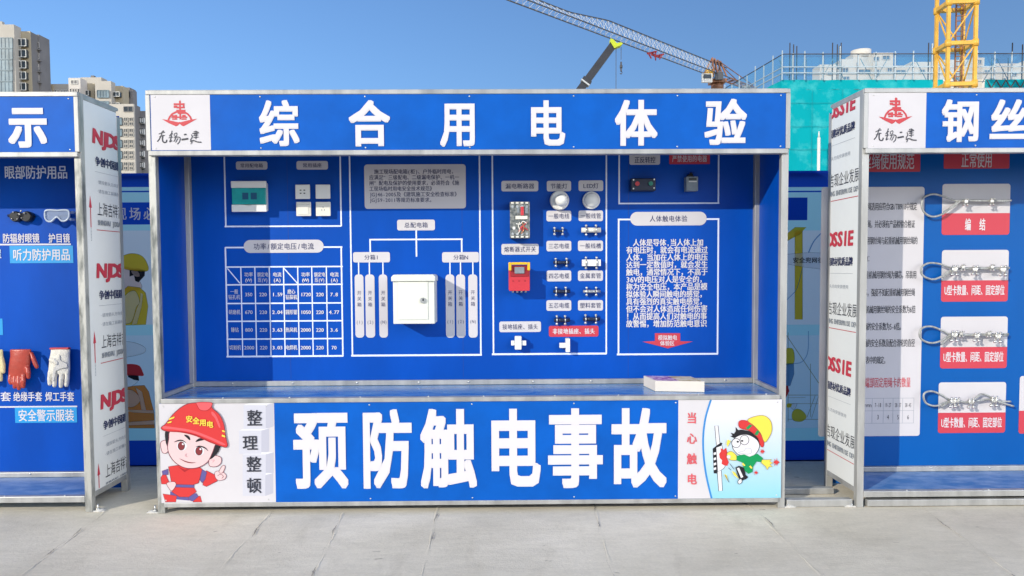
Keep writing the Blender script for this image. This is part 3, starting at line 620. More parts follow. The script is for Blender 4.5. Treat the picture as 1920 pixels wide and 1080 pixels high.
tab = [(('一般', '钻孔机'), '350', '220', '1.59', ('磨心', '钻探机'), '1720', '220', '7.8'), (('研磨机',), '670', '220', '2.04', ('圆形锯',), '1050', '220', '4.77'),
       (('锤钻',), '800', '220', '3.63', ('热风机',), '2000', '220', '3.6'), (('切割机',), '2000', '220', '3.03', ('电焊机',), '2000', '220', '70')]
for r_, row in enumerate(tab):
    for ci, cell in enumerate(row):
        c = (104 + r_ * 1.5, 175 + r_, 246 + r_, 317, 386, 457, 527, 597)[ci]; v = 716 + r_ * 87.5; bo = .008 if ci < 3 else .024
        cells = cell if isinstance(cell, tuple) else (cell,)
        for j, t in enumerate(cells):
            vv = v + (j - (len(cells) - 1) / 2) * 27; hw = {'1': 9}.get(t, None) or (len(t) * (9.8 if isinstance(cell, tuple) else 6.4)); hh = 11.5
            P0, P1 = k3(c - hw, vv - hh), k3(c + hw, vv + hh); b.text(t, P0[0], P1[0], P1[1], P0[1], .0026, bo, copies=[(-1, 0), (1, 0)], fill=1 if isinstance(cell, tuple) else 1.15)
b.build('lettering', bk)
b = MB('lettering_white', TB)
for i, t in enumerate(('　人体是导体,当人体上加', '有电压时，就会有电流通过', '人体，当加在人体上的电压', '达到一定数值时，就会发生', '触电，通常情况下，不高于', '36V的电压对人是安全的，', '称为安全电压，本产品是模', '拟体验人瞬间触电的感觉，', '具有强烈的真实触电感觉，', '但不会对人体造成任何伤害', '！从而提高人们对触电的事', '故警惕，增加防范触电意识')):
    v = 475 + i * 35.5; P0, P1 = k4(704, v - 16), k4((1077, 1098, 1098, 1098, 1098, 1090, 1096, 1090, 1090, 1096, 1094, 1094)[i], v + 16); b.text(t, P0[0], P1[0], P1[1], P0[1], .0026, .03, copies=[(-1, 0), (1, 0), (0, .8)])
b.build('lettering', bk)
b = MB('print_red', TB); b.sheet([k4(*q) for q in ((843, 912), (965, 912), (965, 951), (1026, 952), (905, 985), (783, 953), (843, 950))], .0022); b.m('lettering_white')
for t, v, u0, u1 in (('模拟触电', 933, 858, 950), ('体验区', 960, 868, 938)): P0, P1 = k4(u0, v - 12), k4(u1, v + 12); b.text(t, P0[0], P1[0], P1[1], P0[1], .003, .02, copies=[(-1, 0), (1, 0)])
b.build('printed_arrow', bk)

# ---------------------------------------------------- side panel films
def side_film(part, X, sgn, yc, blocks, mirror, edge, lo, hi):
    b = MB('print_red', face_x(X, sgn))
    for (z0, sc) in blocks:       # z0 = height of the big name's baseline
        def T(ink, st, a0, a1, z, h, bold=0, slant=0, fill=1.0, cp=None):
            b.m(ink)
            if mirror: st_, u0, u1 = st, -(a1), -(a0)
            else: u0, u1 = a0, a1
            b.text(st, u0, u1, z, z + h, .0012, bold, fill, slant, cp)
        T('print_red', 'NJDSSIE', yc, yc + .475, z0, .100, .045, .10, 1.2)
        T('print_navy', '争创中国建材优质品牌', yc + .004, yc + .52, z0 - .115, .05, .014)
        T('print_grey', '·请按箭头方向安装使用', yc + .01, yc + .36, z0 - .215, .022)
        T('print_grey', '·请在施工前撕掉保护膜', yc + .01, yc + .36, z0 - .265, .022)
        T('print_dark', '上海吉祥吉现企业发展有限公司', yc + .012, yc + .78, z0 - .390, .075)
        T('print_grey', 'SHANGHAI JIXIANG JIXIAN ENTERPRISE DEVELOPMENT', yc + .012, yc + .80, z0 - .445, .036, .02)
        b.m('print_crest').srect(yc + .0, yc + .8, z0 - .472, z0 - .468, .0012); b.m('print_grey').srect(yc + .0, yc + .5, z0 - .150, z0 - .1485, .0012)
        b.m('print_red'); ya = yc - .055; b.srect(ya - .004, ya + .004, z0 - .46, z0 - .35, .0012); b.sheet([(ya - .014, z0 - .352), (ya + .014, z0 - .352), (ya, z0 - .285)], .0012)
        b.m('print_grey')
        for q in range(9): b.srect(ya - .004, ya + .004, z0 - .53 + q * .008 - .002, z0 - .53 + q * .008 + .002, .0012)
    o = b.build('lettering', part); bm = bmesh.new(); bm.from_mesh(o.data)
    for (co, no) in (((0, edge[0], 0), (0, -1, 0)), ((0, edge[1], 0), (0, 1, 0)), ((0, 0, lo), (0, 0, -1)), ((0, 0, hi), (0, 0, 1))):
        bmesh.ops.bisect_plane(bm, geom=bm.verts[:] + bm.edges[:] + bm.faces[:], plane_co=co, plane_no=no, clear_outer=True)
    bm.to_mesh(o.data); bm.free(); return o
# left booth, right-hand outer panel: reading front to back
XL = -.369 - .0025
n0 = at_x(175, 237, XL); 
side_film(EL['side1'], XL, 1, n0.y, [(at_x(176, 270, XL).z, 1), (at_x(183, 523, XL).z, 1), (at_x(188, 770, XL).z, 1)], False, (.07, .031 + DS - .039), .11, H - .03)
# right booth, left-hand outer panel: reading back to front, so the letters run towards the camera
XR = 3.793 + .0025
def film_right():
    b = MB('print_red', lambda u, v, d: (XR - d, -u, v))
    e0 = -(at_x(1600, 470, XR).y)          # u of the name's right end
    for z0 in (at_x(1600, 208, XR).z, at_x(1600, 462, XR).z, at_x(1600, 710, XR).z):
        def T(ink, st, a0, a1, z, h, bold=0, slant=0, fill=1.0): b.m(ink); b.text(st, a0, a1, z, z + h, .0012, bold, fill, slant)
        T('print_red', 'NJDSSIE', e0 - .455, e0, z0, .104, .04, .08, 1.12)
        T('print_navy', '争创中国建材优质品牌', e0 - .46, e0, z0 - .105, .048, .01)
        T('print_grey', '请按箭头方向安装使用', e0 - .40, e0 - .05, z0 - .235, .022)
        T('print_dark', '上海吉祥吉现企业发展', e0 - .56, e0 + .06, z0 - .390, .075)
        T('print_grey', 'SHANGHAI JIXIANG ENTERPRISE DEV', e0 - .56, e0 + .06, z0 - .445, .036, .02)
        b.m('print_crest').srect(e0 - .6, e0 + .08, z0 - .472, z0 - .468, .0012); b.m('print_grey').srect(e0 - .46, e0, z0 - .15, z0 - .1485, .0012)
    o = b.build('lettering', ER['side-1']); bm = bmesh.new(); bm.from_mesh(o.data)
    for (co, no) in (((0, .042, 0), (0, -1, 0)), ((0, DS - .04, 0), (0, 1, 0)), ((0, 0, .11), (0, 0, -1)), ((0, 0, H - .032), (0, 0, 1))):
        bmesh.ops.bisect_plane(bm, geom=bm.verts[:] + bm.edges[:] + bm.faces[:], plane_co=co, plane_no=no, clear_outer=True)
    bm.to_mesh(o.data); bm.free()
film_right()

# ---------------------------------------------------- left booth's board
YLB = .031 + DS; TL = plane_y(YLB); bl = EL['back']
def P_(x, y, Y): q = at(x, y, Y); return (q.x, q.z)
def tline(b, t, x0, y0, x1, y1, Y, d=.003, bold=.02, cp=((-1, 0), (1, 0), (0, 1)), fill=1.0): A, B = P_(x0, y0, Y), P_(x1, y1, Y); b.text(t, A[0], B[0], B[1], A[1], d, bold, fill=fill, copies=list(cp))
b = MB('lettering_white', TL)
for y in (458, 762): A, B = P_(-500, y, YLB), P_(133 if y < 500 else 145, y, YLB); z = B[1]; b.srect(A[0], B[0], z - .0045, z + .0045, .0014)
tline(b, '防辐射眼镜', 5, 438, 75, 455, YLB); tline(b, '护目镜', 91, 438, 132, 455, YLB); tline(b, '手套', -20, 735, 22, 752, YLB); tline(b, '绝缘手套', 25, 735, 80, 752, YLB); tline(b, '焊工手套', 85, 735, 140, 752, YLB)
tline(b, '耳罩', -32, 467, 4, 486, YLB)
b.m('line_pale'); tline(b, '眼部防护用品', 8, 311, 128, 335, YLB)
b.build('lettering', bl)
for x0, y0, x1, y1, t, tx in ((18, 461, 138, 493, '听力防护用品', (24, 467, 133, 488)), (28, 764, 145, 792, '安全警示服装', (34, 768, 140, 789)), (-110, 598, 6, 628, '手部防护', (-100, 602, 0, 624))):
    b = MB('print_cyan', TL); A, B = P_(x0, y0, YLB), P_(x1, y1, YLB); b.srect(A[0], B[0], B[1], A[1], .0016); b.m('lettering_white'); tline(b, t, *tx, YLB); b.build('caption_plate', bl)

# ---------------------------------------------------- right booth's board
YRB = DS; TR = plane_y(YRB); br = ER['back']
def rplate(face, x0, y0, x1, y1, r=.014, d=.0016): b = MB(face, TR); A, B = P_(x0, y0, YRB), P_(x1, y1, YRB); b.sround(A[0], B[0], B[1], A[1], r, d); return b
b = rplate('print_red', 1560, 280, 1725, 322, .006); b.m('lettering_white'); tline(b, '钢丝绳使用规范', 1602, 287, 1714, 317, YRB, bold=.012, cp=((-1, 0), (1, 0))); b.build('caption_plate', br)
b = rplate('print_red', 1770, 270, 1892, 316, .008); b.m('lettering_white'); tline(b, '正常使用', 1802, 285, 1860, 314, YRB, bold=.012, cp=((-1, 0), (1, 0))); b.build('caption_plate', br)
b = rplate('white_film', 1540, 351, 1724, 817, .016); b.m('print_dark')
for t, y, x1 in (('钢丝绳选用应符合GB/T8918中规定', 387, 1719), ('钢丝绳，并必须有产品检验合格证', 420, 1715), ('应采用钢丝绳与起重机械用钢丝绳的', 451, 1720), ('规格为：', 484, 1634), ('起重机械用钢丝绳为钢芯，吊装用', 515, 1718), ('绳芯，强度不如起重机械用钢丝绳', 548, 1715), ('起重机械用钢丝绳的安全系数为6倍', 580, 1716), ('钢丝绳的安全系数为5-6倍。', 612, 1693), ('钢丝绳的安全系数及配合滑轮的直径', 643, 1715), ('符合下表中的规定。', 675, 1664)):
    n = sum(.56 if ord(c) < 0x250 else 1 for c in t); tline(b, t, x1 - n * 6.85, y - 7, x1, y + 7, YRB, d=.0024, bold=.02, cp=((-1, 0), (1, 0)), fill=1.05)
b.m('print_red'); tline(b, '钢丝绳端部固定用绳卡的数量', 1596, 708, 1707, 726, YRB, d=.0024, bold=.015, cp=((-1, 0), (1, 0)))
b.m('print_grey'); A, B = P_(1600, 747, YRB), P_(1713, 793, YRB); zs = [A[1], (A[1] + B[1]) / 2, B[1]]
for z in zs: b.srect(A[0], B[0], z - .001, z + .001, .0022)
for x in (1635, 1656, 1674, 1692, 1713): q = P_(x, 760, YRB)[0]; b.srect(q - .001, q + .001, B[1], A[1], .0023)
b.m('print_dark')
for i, (t, t2) in enumerate((('mm', ''), ('7-18', '3'), ('19-27', '4'), ('28-37', '5'), ('38-45', '6'))):
    c = 1627 + i * 18.8; tline(b, t, c - 6, 754, c + 6, 764, YRB, d=.0024, bold=.01, cp=((0, 0),))
    if t2: tline(b, t2, c - 2, 776, c + 2, 787, YRB, d=.0024, bold=.01, cp=((0, 0),))
b.build('caption_plate', br)
CARDS = [(1767, 345, 1892, 440, 400, '编结'), (1766, 469, 1889, 565, 526, 'U型卡数量、间距、固定部位'), (1764, 594, 1887, 690, 651, 'U型卡数量、间距、固定部位'), (1760, 717, 1884, 811, 774, 'U型卡数量、间距、固定部位'), (1912, 705, 2040, 812, 770, '')]
for x0, y0, x1, y1, ym, t in CARDS:
    A, B = P_(x0, y0, YRB), P_(x1, y1, YRB); zm = P_(x0, ym, YRB)[1]; r = .016; b = MB('white_film', TR)
    def corner(cx, cy, a0): return [(cx + r * math.cos(math.radians(a0 + i * 15)), cy + r * math.sin(math.radians(a0 + i * 15))) for i in range(7)]
    b.sheet([(B[0], zm)] + corner(B[0] - r, A[1] - r, 0) + corner(A[0] + r, A[1] - r, 90) + [(A[0], zm)], .0016)
    b.m('print_pinkred' if False else 'print_red').sheet([(A[0], zm)] + corner(A[0] + r, B[1] + r, 180) + corner(B[0] - r, B[1] + r, 270) + [(B[0], zm)], .0016)
    b.m('lettering_white')
    if len(t) == 2:
        for ch, xa in (('编', 1809), ('结', 1836)): tline(b, ch, xa, ym + 10, xa + 11, ym + 32, YRB, d=.0024, bold=.03)
    elif t: tline(b, t, x0 + 5, ym + 9, x1 - 6, ym + 27, YRB, d=.0024, bold=.025, fill=1.0)
    b.build('caption_plate', br)
ext = MB('steel'); ext.box(3.793 + .06, 3.793 + W, .0, .03, .004, .040); tag(ext.build('base_beam', None, .003), 'grey steel beam on the pavement under the right booth front', 'steel beam')

# ================================================================== objects fixed to the boards
def out(x0, y0, x1, y1, depth, Y=YB):      # a block standing 'depth' out of the board, its front face at those photo corners
    return rect(x0, y0, x1, y1, Y - depth)
# -- plastic distribution box with teal flap
x0, x1, z0, z1 = out(432.6, 339.5, 500, 397, .055); t = thing('distribution_box', 'white plastic breaker box with a clear teal flap on the middle board', 'breaker box', (x0, YB, z0))
MB('plastic_white').box(x0 + .008, x1 - .006, YB - .042, YB - .0005, z0 + .008, z1 - .008).build('body', t, .004)
h = z1 - z0
MB('plastic_white').box(x0, x1, YB - .058, YB - .0425, z0 + h * .78, z1).build('cover', t, .004)
c = MB('plastic_white'); c.prism([(x0 + .002, z0), (x1, z0), (x1, z0 + h * .235), (x0 + .58 * (x1 - x0), z0 + h * .235), (x0 + .5 * (x1 - x0), z0 + h * .195), (x0 + .36 * (x1 - x0), z0 + h * .235), (x0 + .002, z0 + h * .235)], YB - .058, YB - .0425); c.build('cover', t, .003)
fl = MB('teal_clear').box(x0 + .003, x1 - .003, YB - .055, YB - .043, z0 + h * .237, z1 - h * .222).build('flap', t, .004)
q = MB('teal_dark')
for a in (.32, .56): q.box(x0 + a * (x1 - x0), x0 + (a + .17) * (x1 - x0), YB - .0565, YB - .0545, z0 + h * .40, z0 + h * .62)
q.build('breaker_window', fl)
# -- wall sockets
def socket(x0, y0, x1, y1, label, style):
    a, b_, c_, d_ = out(x0, y0, x1, y1, .034); t = thing('wall_socket', label, 'socket', (a, YB, c_), 'sockets on the middle board')
    MB('plastic_white').box(a + .006, b_ - .006, YB - .026, YB - .0005, c_ + .006, d_ - .006).build('mounting_box', t)
    f = MB('plastic_white' if style in ('four', 'blank') else 'plastic_cream').box(a, b_, YB - .034, YB - .0262, c_, d_).build('face_plate', t, .003)
    m = MB('print_dark'); cx, cz = (a + b_) / 2, (c_ + d_) / 2; y = YB - .0348
    if style == 'four':
        for sx in (-.011, .011):
            for sz in (-.009, .009): m.box(cx + sx - .005, cx + sx + .005, y, y + .001, cz + sz - .003, cz + sz + .003)
        m.build('slot', f)
    if style == 'three':
        m.mats = ['plastic_grey']
        for sx, sz in ((0, .010), (-.008, -.006), (.008, -.006)): m.box(cx + sx - .002, cx + sx + .002, y, y + .001, cz + sz - .004, cz + sz + .004)
        m.build('slot', f)
    if style == 'rocker': MB('plastic_cream').box(a + .010, b_ - .012, YB - .038, YB - .0342, c_ + .010, d_ - .015).build('rocker', f, .002)
socket(553.3, 346, 581, 373, 'grey-white socket with four dark slots on the middle board', 'four')
socket(591.3, 346, 619, 372.5, 'plain blank cover plate beside the four-slot socket', 'blank')
socket(555, 378.5, 583, 405, 'single rocker light switch under the four-slot socket', 'rocker')
socket(591.8, 378.5, 619.8, 405, 'three-pin socket under the blank cover plate', 'three')
# -- steel cabinet
x0, x1, z0, z1 = out(736.5, 517, 815, 607, .17); yF = YB - .17; t = thing('distribution_cabinet', 'cream steel cabinet with a small round lock on the middle board', 'cabinet', (x0, YB, z0))
MB('enamel').box(x0, x1, yF, YB - .0005, z0, z1 - .03).build('body', t, .003)
hd = MB('enamel'); hd.prism([(x0 - .008, z1 - .032), (x1 + .006, z1 - .032), (x1 + .006, z1 - .006), (x1 - .004, z1 + .006), (x0 + .006, z1 + .006), (x0 - .008, z1 - .008)], yF - .014, YB - .0006); hd.build('hood', t, .003)
d_ = MB('enamel').box(x0 + .027, x1 - .036, yF - .005, yF - .0005, z0 + .024, z1 - .036).build('door', t, .002)
lx, lz = rect(792, 560, 796, 563, yF)[0:3:2]; l = MB('zinc'); l.cyl((lx + .004, yF - .0052, lz), (lx + .004, yF - .014, lz), .0165, 18); l.m('plastic_black').box(lx + .002, lx + .009, yF - .0155, yF - .0142, lz - .004, lz + .010); l.build('lock', d_)
# -- circuit breaker
k5 = crop(920, 330, 6.355); A0 = k5(228, 305); A1 = k5(468, 742); x0, x1, z0, z1 = out(*A0, *A1, .085); yF = YB - .085
t = thing('circuit_breaker', 'clear-cased circuit breaker with a red switch, beneath the printed captions', 'circuit breaker', (x0, YB, z0))
MB('breaker_clear').box(x0, x1, yF, YB - .0005, z0, z1).build('case', t, .004)
wv = x1 - x0; hv = z1 - z0; q = MB('plastic_grey')
for i in range(4):
    for zz in (.94, .02): q.m('plastic_cream').box(x0 + wv * (.06 + .24 * i), x0 + wv * (.20 + .24 * i), yF - .006, yF - .0005, z0 + hv * zz, z0 + hv * (zz + .045))
    q.m('zinc').cyl((x0 + wv * (.13 + .24 * i), yF - .0005, z0 + hv * .86), (x0 + wv * (.13 + .24 * i), yF - .005, z0 + hv * .86), .008, 10); q.cyl((x0 + wv * (.13 + .24 * i), yF - .0005, z0 + hv * .12), (x0 + wv * (.13 + .24 * i), yF - .005, z0 + hv * .12), .008, 10)
q.build('terminal', t)
q = MB('plastic_cream').box(x0 + wv * .28, x0 + wv * .88, yF - .004, yF - .0005, z0 + hv * .52, z0 + hv * .61); q.m('plastic_grey').box(x0 + wv * .36, x0 + wv * .48, yF - .003, yF - .0005, z0 + hv * .70, z0 + hv * .84); q.box(x0 + wv * .74, x0 + wv * .9, yF - .003, yF - .0005, z0 + hv * .68, z0 + hv * .84); q.m('plastic_white').cyl((x0 + wv * .2, yF - .0005, z0 + hv * .28), (x0 + wv * .2, yF - .004, z0 + hv * .28), .009, 12); q.build('mechanism', t)
MB('red_plastic').box(x0 + wv * .54, x0 + wv * .70, yF - .012, yF - .0006, z0 + hv * .62, z0 + hv * .86).build('switch', t, .003)
q = MB('copper')
for i, (m_, pts) in enumerate((('red_plastic', ((.45, .18), (.55, .30), (.7, .36), (.86, .44))), ('plastic_cream', ((.4, .12), (.5, .22), (.42, .34), (.5, .44))), ('red_plastic', ((.62, .2), (.6, .32), (.75, .28), (.9, .22))), ('copper', ((.55, .12), (.7, .24), (.62, .44))), ('plastic_white', ((.3, .40), (.5, .38), (.66, .46), (.85, .40))))):
    q.m(m_).tube(catmull([(x0 + wv * a, yF - .003 - i * .0006, z0 + hv * b_) for a, b_ in pts], False, 4), .0032, 6)
q.build('wire', t)
# -- fuse switch
k6 = crop(920, 450, 4.909); A0 = k6(165, 205); A1 = k6(362, 478); x0, x1, z0, z1 = out(*A0, *A1, .10); yF = YB - .10; wv, hv = x1 - x0, z1 - z0
t = thing('fuse_switch', 'red fuse switch with a yellow handle on the middle board', 'fuse switch', (x0, YB, z0))
MB('red_plastic').box(x0, x1, yF + .02, YB - .0005, z0 + .01, z1 - .03).build('body', t, .004)
q = MB('red_plastic').box(x0 + .003, x1 - .002, yF, yF + .0195, z0 + hv * .04, z0 + hv * .51); q.m('red_dark')
for i in range(3): q.box(x0 + wv * (.17 + .28 * i), x0 + wv * (.25 + .28 * i), yF - .0012, yF - .0004, z0 + hv * .35, z0 + hv * .39)
q.build('cover', t, .003)
MB('red_dark').box(x0 + .012, x1 - .014, yF + .008, yF + .0198, z0 + hv * .52, z0 + hv * .90).build('recess', t)
MB('plastic_grey').box(x0 + wv * .28, x0 + wv * .74, yF + .0, yF + .0078, z0 + hv * .62, z0 + hv * .84).build('rating_plate', t, .002)
q = MB('yellow_plastic'); q.box(x0 - .001, x0 + wv * .13, yF - .012, yF + .008, z0 + hv * .72, z1); q.box(x1 - wv * .12, x1 + .001, yF - .012, yF + .008, z0 + hv * .72, z1); q.box(x0 + wv * .131, x1 - wv * .121, yF - .012, yF + .008, z1 - hv * .085, z1); q.build('handle', t, .004)
q = MB('zinc')
for i in range(4): q.cyl((x0 + wv * (.2 + .2 * i), yF + .03, z0 + .012), (x0 + wv * (.2 + .2 * i), yF + .03, z0 - .006), .007, 8)
q.build('terminal', t)
# -- lamps
def lamp(px_, py_, r, label, globe):
    a = at(px_, py_, YB); t = thing('wall_lamp', label, 'lamp', (a.x, YB, a.z), 'round lamps on the middle board')
    if globe:
        m = MB('plastic_white'); m.tube([(a.x, YB - .0005, a.z), (a.x, YB - .03, a.z), (a.x, YB - .042, a.z)], [r, r, r * .9], 28); m.build('base', t)
        q = at(1053.5, 375, YB - .11); m = MB('opal'); m.ell((q.x, YB - .098, q.z), (.038, .045, .038), 24, 14); m.tube([(q.x, YB - .0425, q.z), (q.x, YB - .06, q.z)], .024, 18); m.build('bulb', t)
    else:
        m = MB('plastic_white'); m.tube([(a.x, YB - .0005, a.z), (a.x, YB - .022, a.z), (a.x, YB - .028, a.z)], [r, r, r * .92], 28); m.build('base', t)
        m = MB('opal'); m.ell((a.x, YB - .028, a.z), (r * .84, .032, r * .84), 28, 14); m.build('bulb', t)
lamp(1048.5, 376.5, .057, 'round white lamp holder carrying a bulb, on the middle board', True)
lamp(1108, 376, .052, 'flat round dome lamp on the middle board, without a separate bulb', False)
# -- samples of cable, conduit and trunking
def sample(uL, uR, v, clips, label, m, r, square=False):
    z = k4(0, v)[1]; xa, xb = k4(uL, v)[0], k4(uR, v)[0]; y = YB - .024; zc = k4((uL + uR) / 2, v)[1]
    t = thing('cable_sample', label, 'cable sample', ((xa + xb) / 2, YB, zc), 'cable and conduit samples on the middle board')
    q = MB(m)
    if square: q.box(xa, xb, y - r, y + r, zc - r, zc + r)
    else: q.tube([(xa, y, zc), (xb, y, zc)], r, 12)
    q.build('length', t)
    for u in clips:
        cx = k4(u, v)[0]; c = MB('zinc'); c.tube([(cx, YB - .001, zc - r - .006), (cx, y, zc - r - .006), (cx, y - r - .006, zc - r * .6), (cx, y - r - .007, zc), (cx, y - r - .006, zc + r * .6), (cx, y, zc + r + .006), (cx, YB - .001, zc + r + .006)], .0042, 8)
        for s in (-1, 1): c.ell((cx, y + .004, zc + s * (r + .012)), (.0085, .008, .0075), 10, 6)
        c.build('clip', t)
sample(350, 402, 421, (358, 397), 'thin plain wire held by two clips, under the first printed caption of its column', 'plastic_navy', .006)
sample(352, 430, 571, (364, 416), 'dark cable length in two clips, second down its column of samples', 'plastic_navy', .009)
sample(352, 432, 710, (366, 412), 'dark cable length in two clips, third down its column of samples', 'plastic_navy', .010)
sample(356, 432, 848, (369, 409), 'dark cable length in two clips just above the red printed caption', 'plastic_navy', .011)
sample(487, 580, 416, (510, 557), 'cream round conduit length in two clips, below the flat dome lamp', 'plastic_cream', .0145)
sample(490, 578, 573, (509, 560), 'broad white square trunking length in two clips', 'plastic_white', .019, True)
sample(495, 578, 710, (512, 558), 'thin shiny metal tube length in two clips', 'zinc', .0095)
sample(495, 575, 843, (507, 557), 'black plastic tube length in two clips, lowest of its column', 'plastic_navy', .011)
# -- plug blocks
def plug(u0, v0, u1, v1, arms, label):
    x0, x1, z0, z1 = out(*k6(u0, v0), *k6(u1, v1), .055); t = thing('plug_adapter', label, 'plug', (x0, YB, z0), 'white plugs on the middle board')
    MB('plastic_white').box(x0, x1, YB - .055, YB - .0005, z0, z1).build('body', t, .004)
    for a, b_ in arms:
        xa, xb, za, zb = out(*k6(a, v0 + (v1 - v0) * .32), *k6(b_, v0 + (v1 - v0) * .68), .04); q = MB('plastic_white'); q.box(min(max(xa, -9), 9), xb, YB - .045, YB - .012, za, zb); q.build('socket_end', t, .003)
plug(222, 888, 285, 1010, ((188, 221.5), (285.5, 328)), 'white plug with stubs on both sides, low on the middle board')
plug(692, 908, 732, 1034, ((634, 691.5),), 'white plug with a single stub, under the red printed caption')
# -- push-button box
k7 = crop(1140, 280, 6.75); x0, x1, z0, z1 = out(*k7(292, 366), *k7(604, 524), .06); t = thing('push_button_box', 'black box with one red and one green push button', 'button box', (x0, YB, z0))
MB('plastic_navy').box(x0, x1, YB - .06, YB - .0005, z0, z1).build('case', t, .005)
for m_, u, v in (('red_plastic', 372, 435), ('green_plastic', 543, 432)):
    q = at(*k7(u, v), YB - .07); b = MB(m_); b.cyl((q.x, YB - .0605, q.z), (q.x, YB - .072, q.z), .0125, 16); b.build('push_button', t)
b = MB('zinc')
for u, v in ((323, 387), (585, 382), (322, 497), (583, 489)): q = at(*k7(u, v), YB - .06); b.cyl((q.x, YB - .0602, q.z), (q.x, YB - .063, q.z), .0045, 8)
b.build('screw_head', t)
# -- small grey relay
x0, x1, z0, z1 = out(*k7(992, 342), *k7(1142, 526), .06); t = thing('relay_unit', 'small grey electrical unit with a dark label and knob on top', 'electrical unit', (x0, YB, z0))
MB('plastic_grey').box(x0, x1, YB - .06, YB - .0005, z0, z1).build('case', t, .004)
b = MB('plastic_black').box(x0 + .014, x1 - .010, YB - .0615, YB - .0602, z1 - .022, z1 - .010); b.m('plastic_white').box(x0 + .014, x1 - .010, YB - .0615, YB - .0602, z1 - .033, z1 - .028); b.build('rating_plate', t)
b = MB('plastic_black'); cx = (x0 + x1) / 2 - .006; b.cyl((cx, YB - .03, z1 + .0005), (cx, YB - .03, z1 + .014), .018, 14); b.cyl((cx + .006, YB - .03, z1 + .0145), (cx + .006, YB - .03, z1 + .026), .009, 10); b.build('knob', t)
# -- tissue box lying on the counter
zc = .6205; A = at_z(1228.5, 734, zc); B_ = at_z(1321, 735.5, zc); C_ = at_z(1217.5, 722.5, zc); hgt = .060
t = thing('tissue_box', 'white carton with a purple and ochre floral top lying on the counter', 'tissue box', tuple(A))
ux = (B_ - A); uy = Vector((C_.x - A.x, C_.y - A.y, 0)); uy = Vector((-.028, .20, 0))
def pbox(name, m, a, b_, c, d, z0, z1):
    f = lambda s_, t_: A + ux * s_ + uy * t_
    v = [f(a, c), f(b_, c), f(b_, d), f(a, d)]; mb = MB(m); mb.add([(p.x, p.y, z0) for p in v] + [(p.x, p.y, z1) for p in v], [(3, 2, 1, 0), (4, 5, 6, 7), (0, 1, 5, 4), (1, 2, 6, 5), (2, 3, 7, 6), (3, 0, 4, 7)]); return mb.build(name, t, .002 if m == 'carton' else 0)
pbox('carton', 'carton', 0, 1, 0, 1, zc + .0005, zc + hgt)
pbox('printed_top', 'carton_purple', .04, .50, .06, .94, zc + hgt + .0005, zc + hgt + .001); pbox('printed_top', 'carton_ochre', .50, .96, .06, .94, zc + hgt + .0005, zc + hgt + .001)

# ---------------------------------------------------- wire ropes on the right board
def rope(label, paths, clamps, Yo=.035):
    y = YRB - Yo; P0 = at(*paths[0][0], y); t = thing('wire_rope', label, 'wire rope', (P0.x, YRB, P0.z), 'looped wire ropes on the right board')
    b = MB('rope_steel')
    for i, p in enumerate(paths): b.tube(catmull([tuple(at(q[0], q[1], y + (q[2] if len(q) > 2 else 0))) for q in p], False, 6), .0060, 8)
    b.build('rope', t)
    for (cx, cy, s) in clamps:
        q = at(cx, cy, y - .012); c = MB('zinc'); hh = .021 * s
        c.box(q.x - .012 * s, q.x + .012 * s, q.y - .012, q.y + .006, q.z - .006 * s, q.z + hh * .7)
        for dx in (-.010, .011):
            c.tube([(q.x + dx * s, q.y - .006, q.z - hh * 1.3), (q.x + dx * s + .003, q.y - .010, q.z + hh * 1.25)], .0048 * s, 8); c.ell((q.x + dx * s + .003, q.y - .012, q.z + hh * .95), (.009 * s, .009, .007 * s), 8, 6); c.ell((q.x + dx * s * 1.3, q.y - .008, q.z - hh * 1.15), (.010 * s, .010, .008 * s), 8, 6)
        c.build('clamp', t)
k8 = crop(1620, 330, 4.0); k9 = crop(1620, 580, 4.153)
def kp(k_, *p): return [k_(*q[:2]) + tuple(q[2:]) for q in p]
rope('wire rope with a wide oval loop and two small clamps, on the uppermost card', [kp(k8, (1105, 184), (960, 186), (760, 182), (690, 186), (600, 155), (520, 136), (450, 160), (432, 215), (450, 270), (510, 305), (590, 285), (670, 220), (720, 190), (860, 188), (1080, 190)), kp(k8, (600, 268), (660, 236), (715, 196))],
     [k8(757, 195) + (.75,), k8(952, 192) + (.75,)])
rope('wire rope with an oval loop and five clamps, on the second card down', [kp(k8, (1090, 690), (900, 688), (700, 694), (640, 685), (560, 658), (480, 655), (430, 690), (440, 745), (510, 775), (580, 755), (650, 708), (750, 696), (1080, 698)), kp(k8, (590, 760), (640, 722), (690, 700))],
     [k8(672, 705) + (1.1,), k8(735, 685) + (.7,), k8(825, 705) + (1,), k8(953, 685) + (.7,), k8(1035, 708) + (1.1,)])
rope('wire rope with an oval loop and evenly set clamps, on the third card down', [kp(k9, (1125, 192), (900, 194), (680, 196), (620, 170), (530, 135), (460, 142), (432, 185), (450, 235), (520, 262), (600, 245), (670, 205), (800, 202), (1120, 204)), kp(k9, (600, 275), (640, 240), (690, 206))],
     [k9(695, 205) + (1.15,), k9(750, 190) + (.7,), k9(870, 212) + (1,), k9(965, 190) + (.7,), k9(1035, 215) + (1.15,)])
rope('wire rope whose tail bulges up between its clamps, on the lowest card', [kp(k9, (1142, 718), (1010, 712), (980, 680), (915, 660), (870, 690), (820, 725), (720, 710), (660, 702), (600, 665), (530, 638), (475, 650), (464, 690), (490, 735), (560, 752), (640, 722), (700, 715), (820, 722), (960, 702), (1040, 720), (1165, 755)), kp(k9, (600, 760), (640, 735), (670, 716))],
     [k9(685, 720) + (1.1,), k9(716, 715) + (.9,), k9(827, 725) + (1.1,), k9(1005, 712) + (1.15,)])

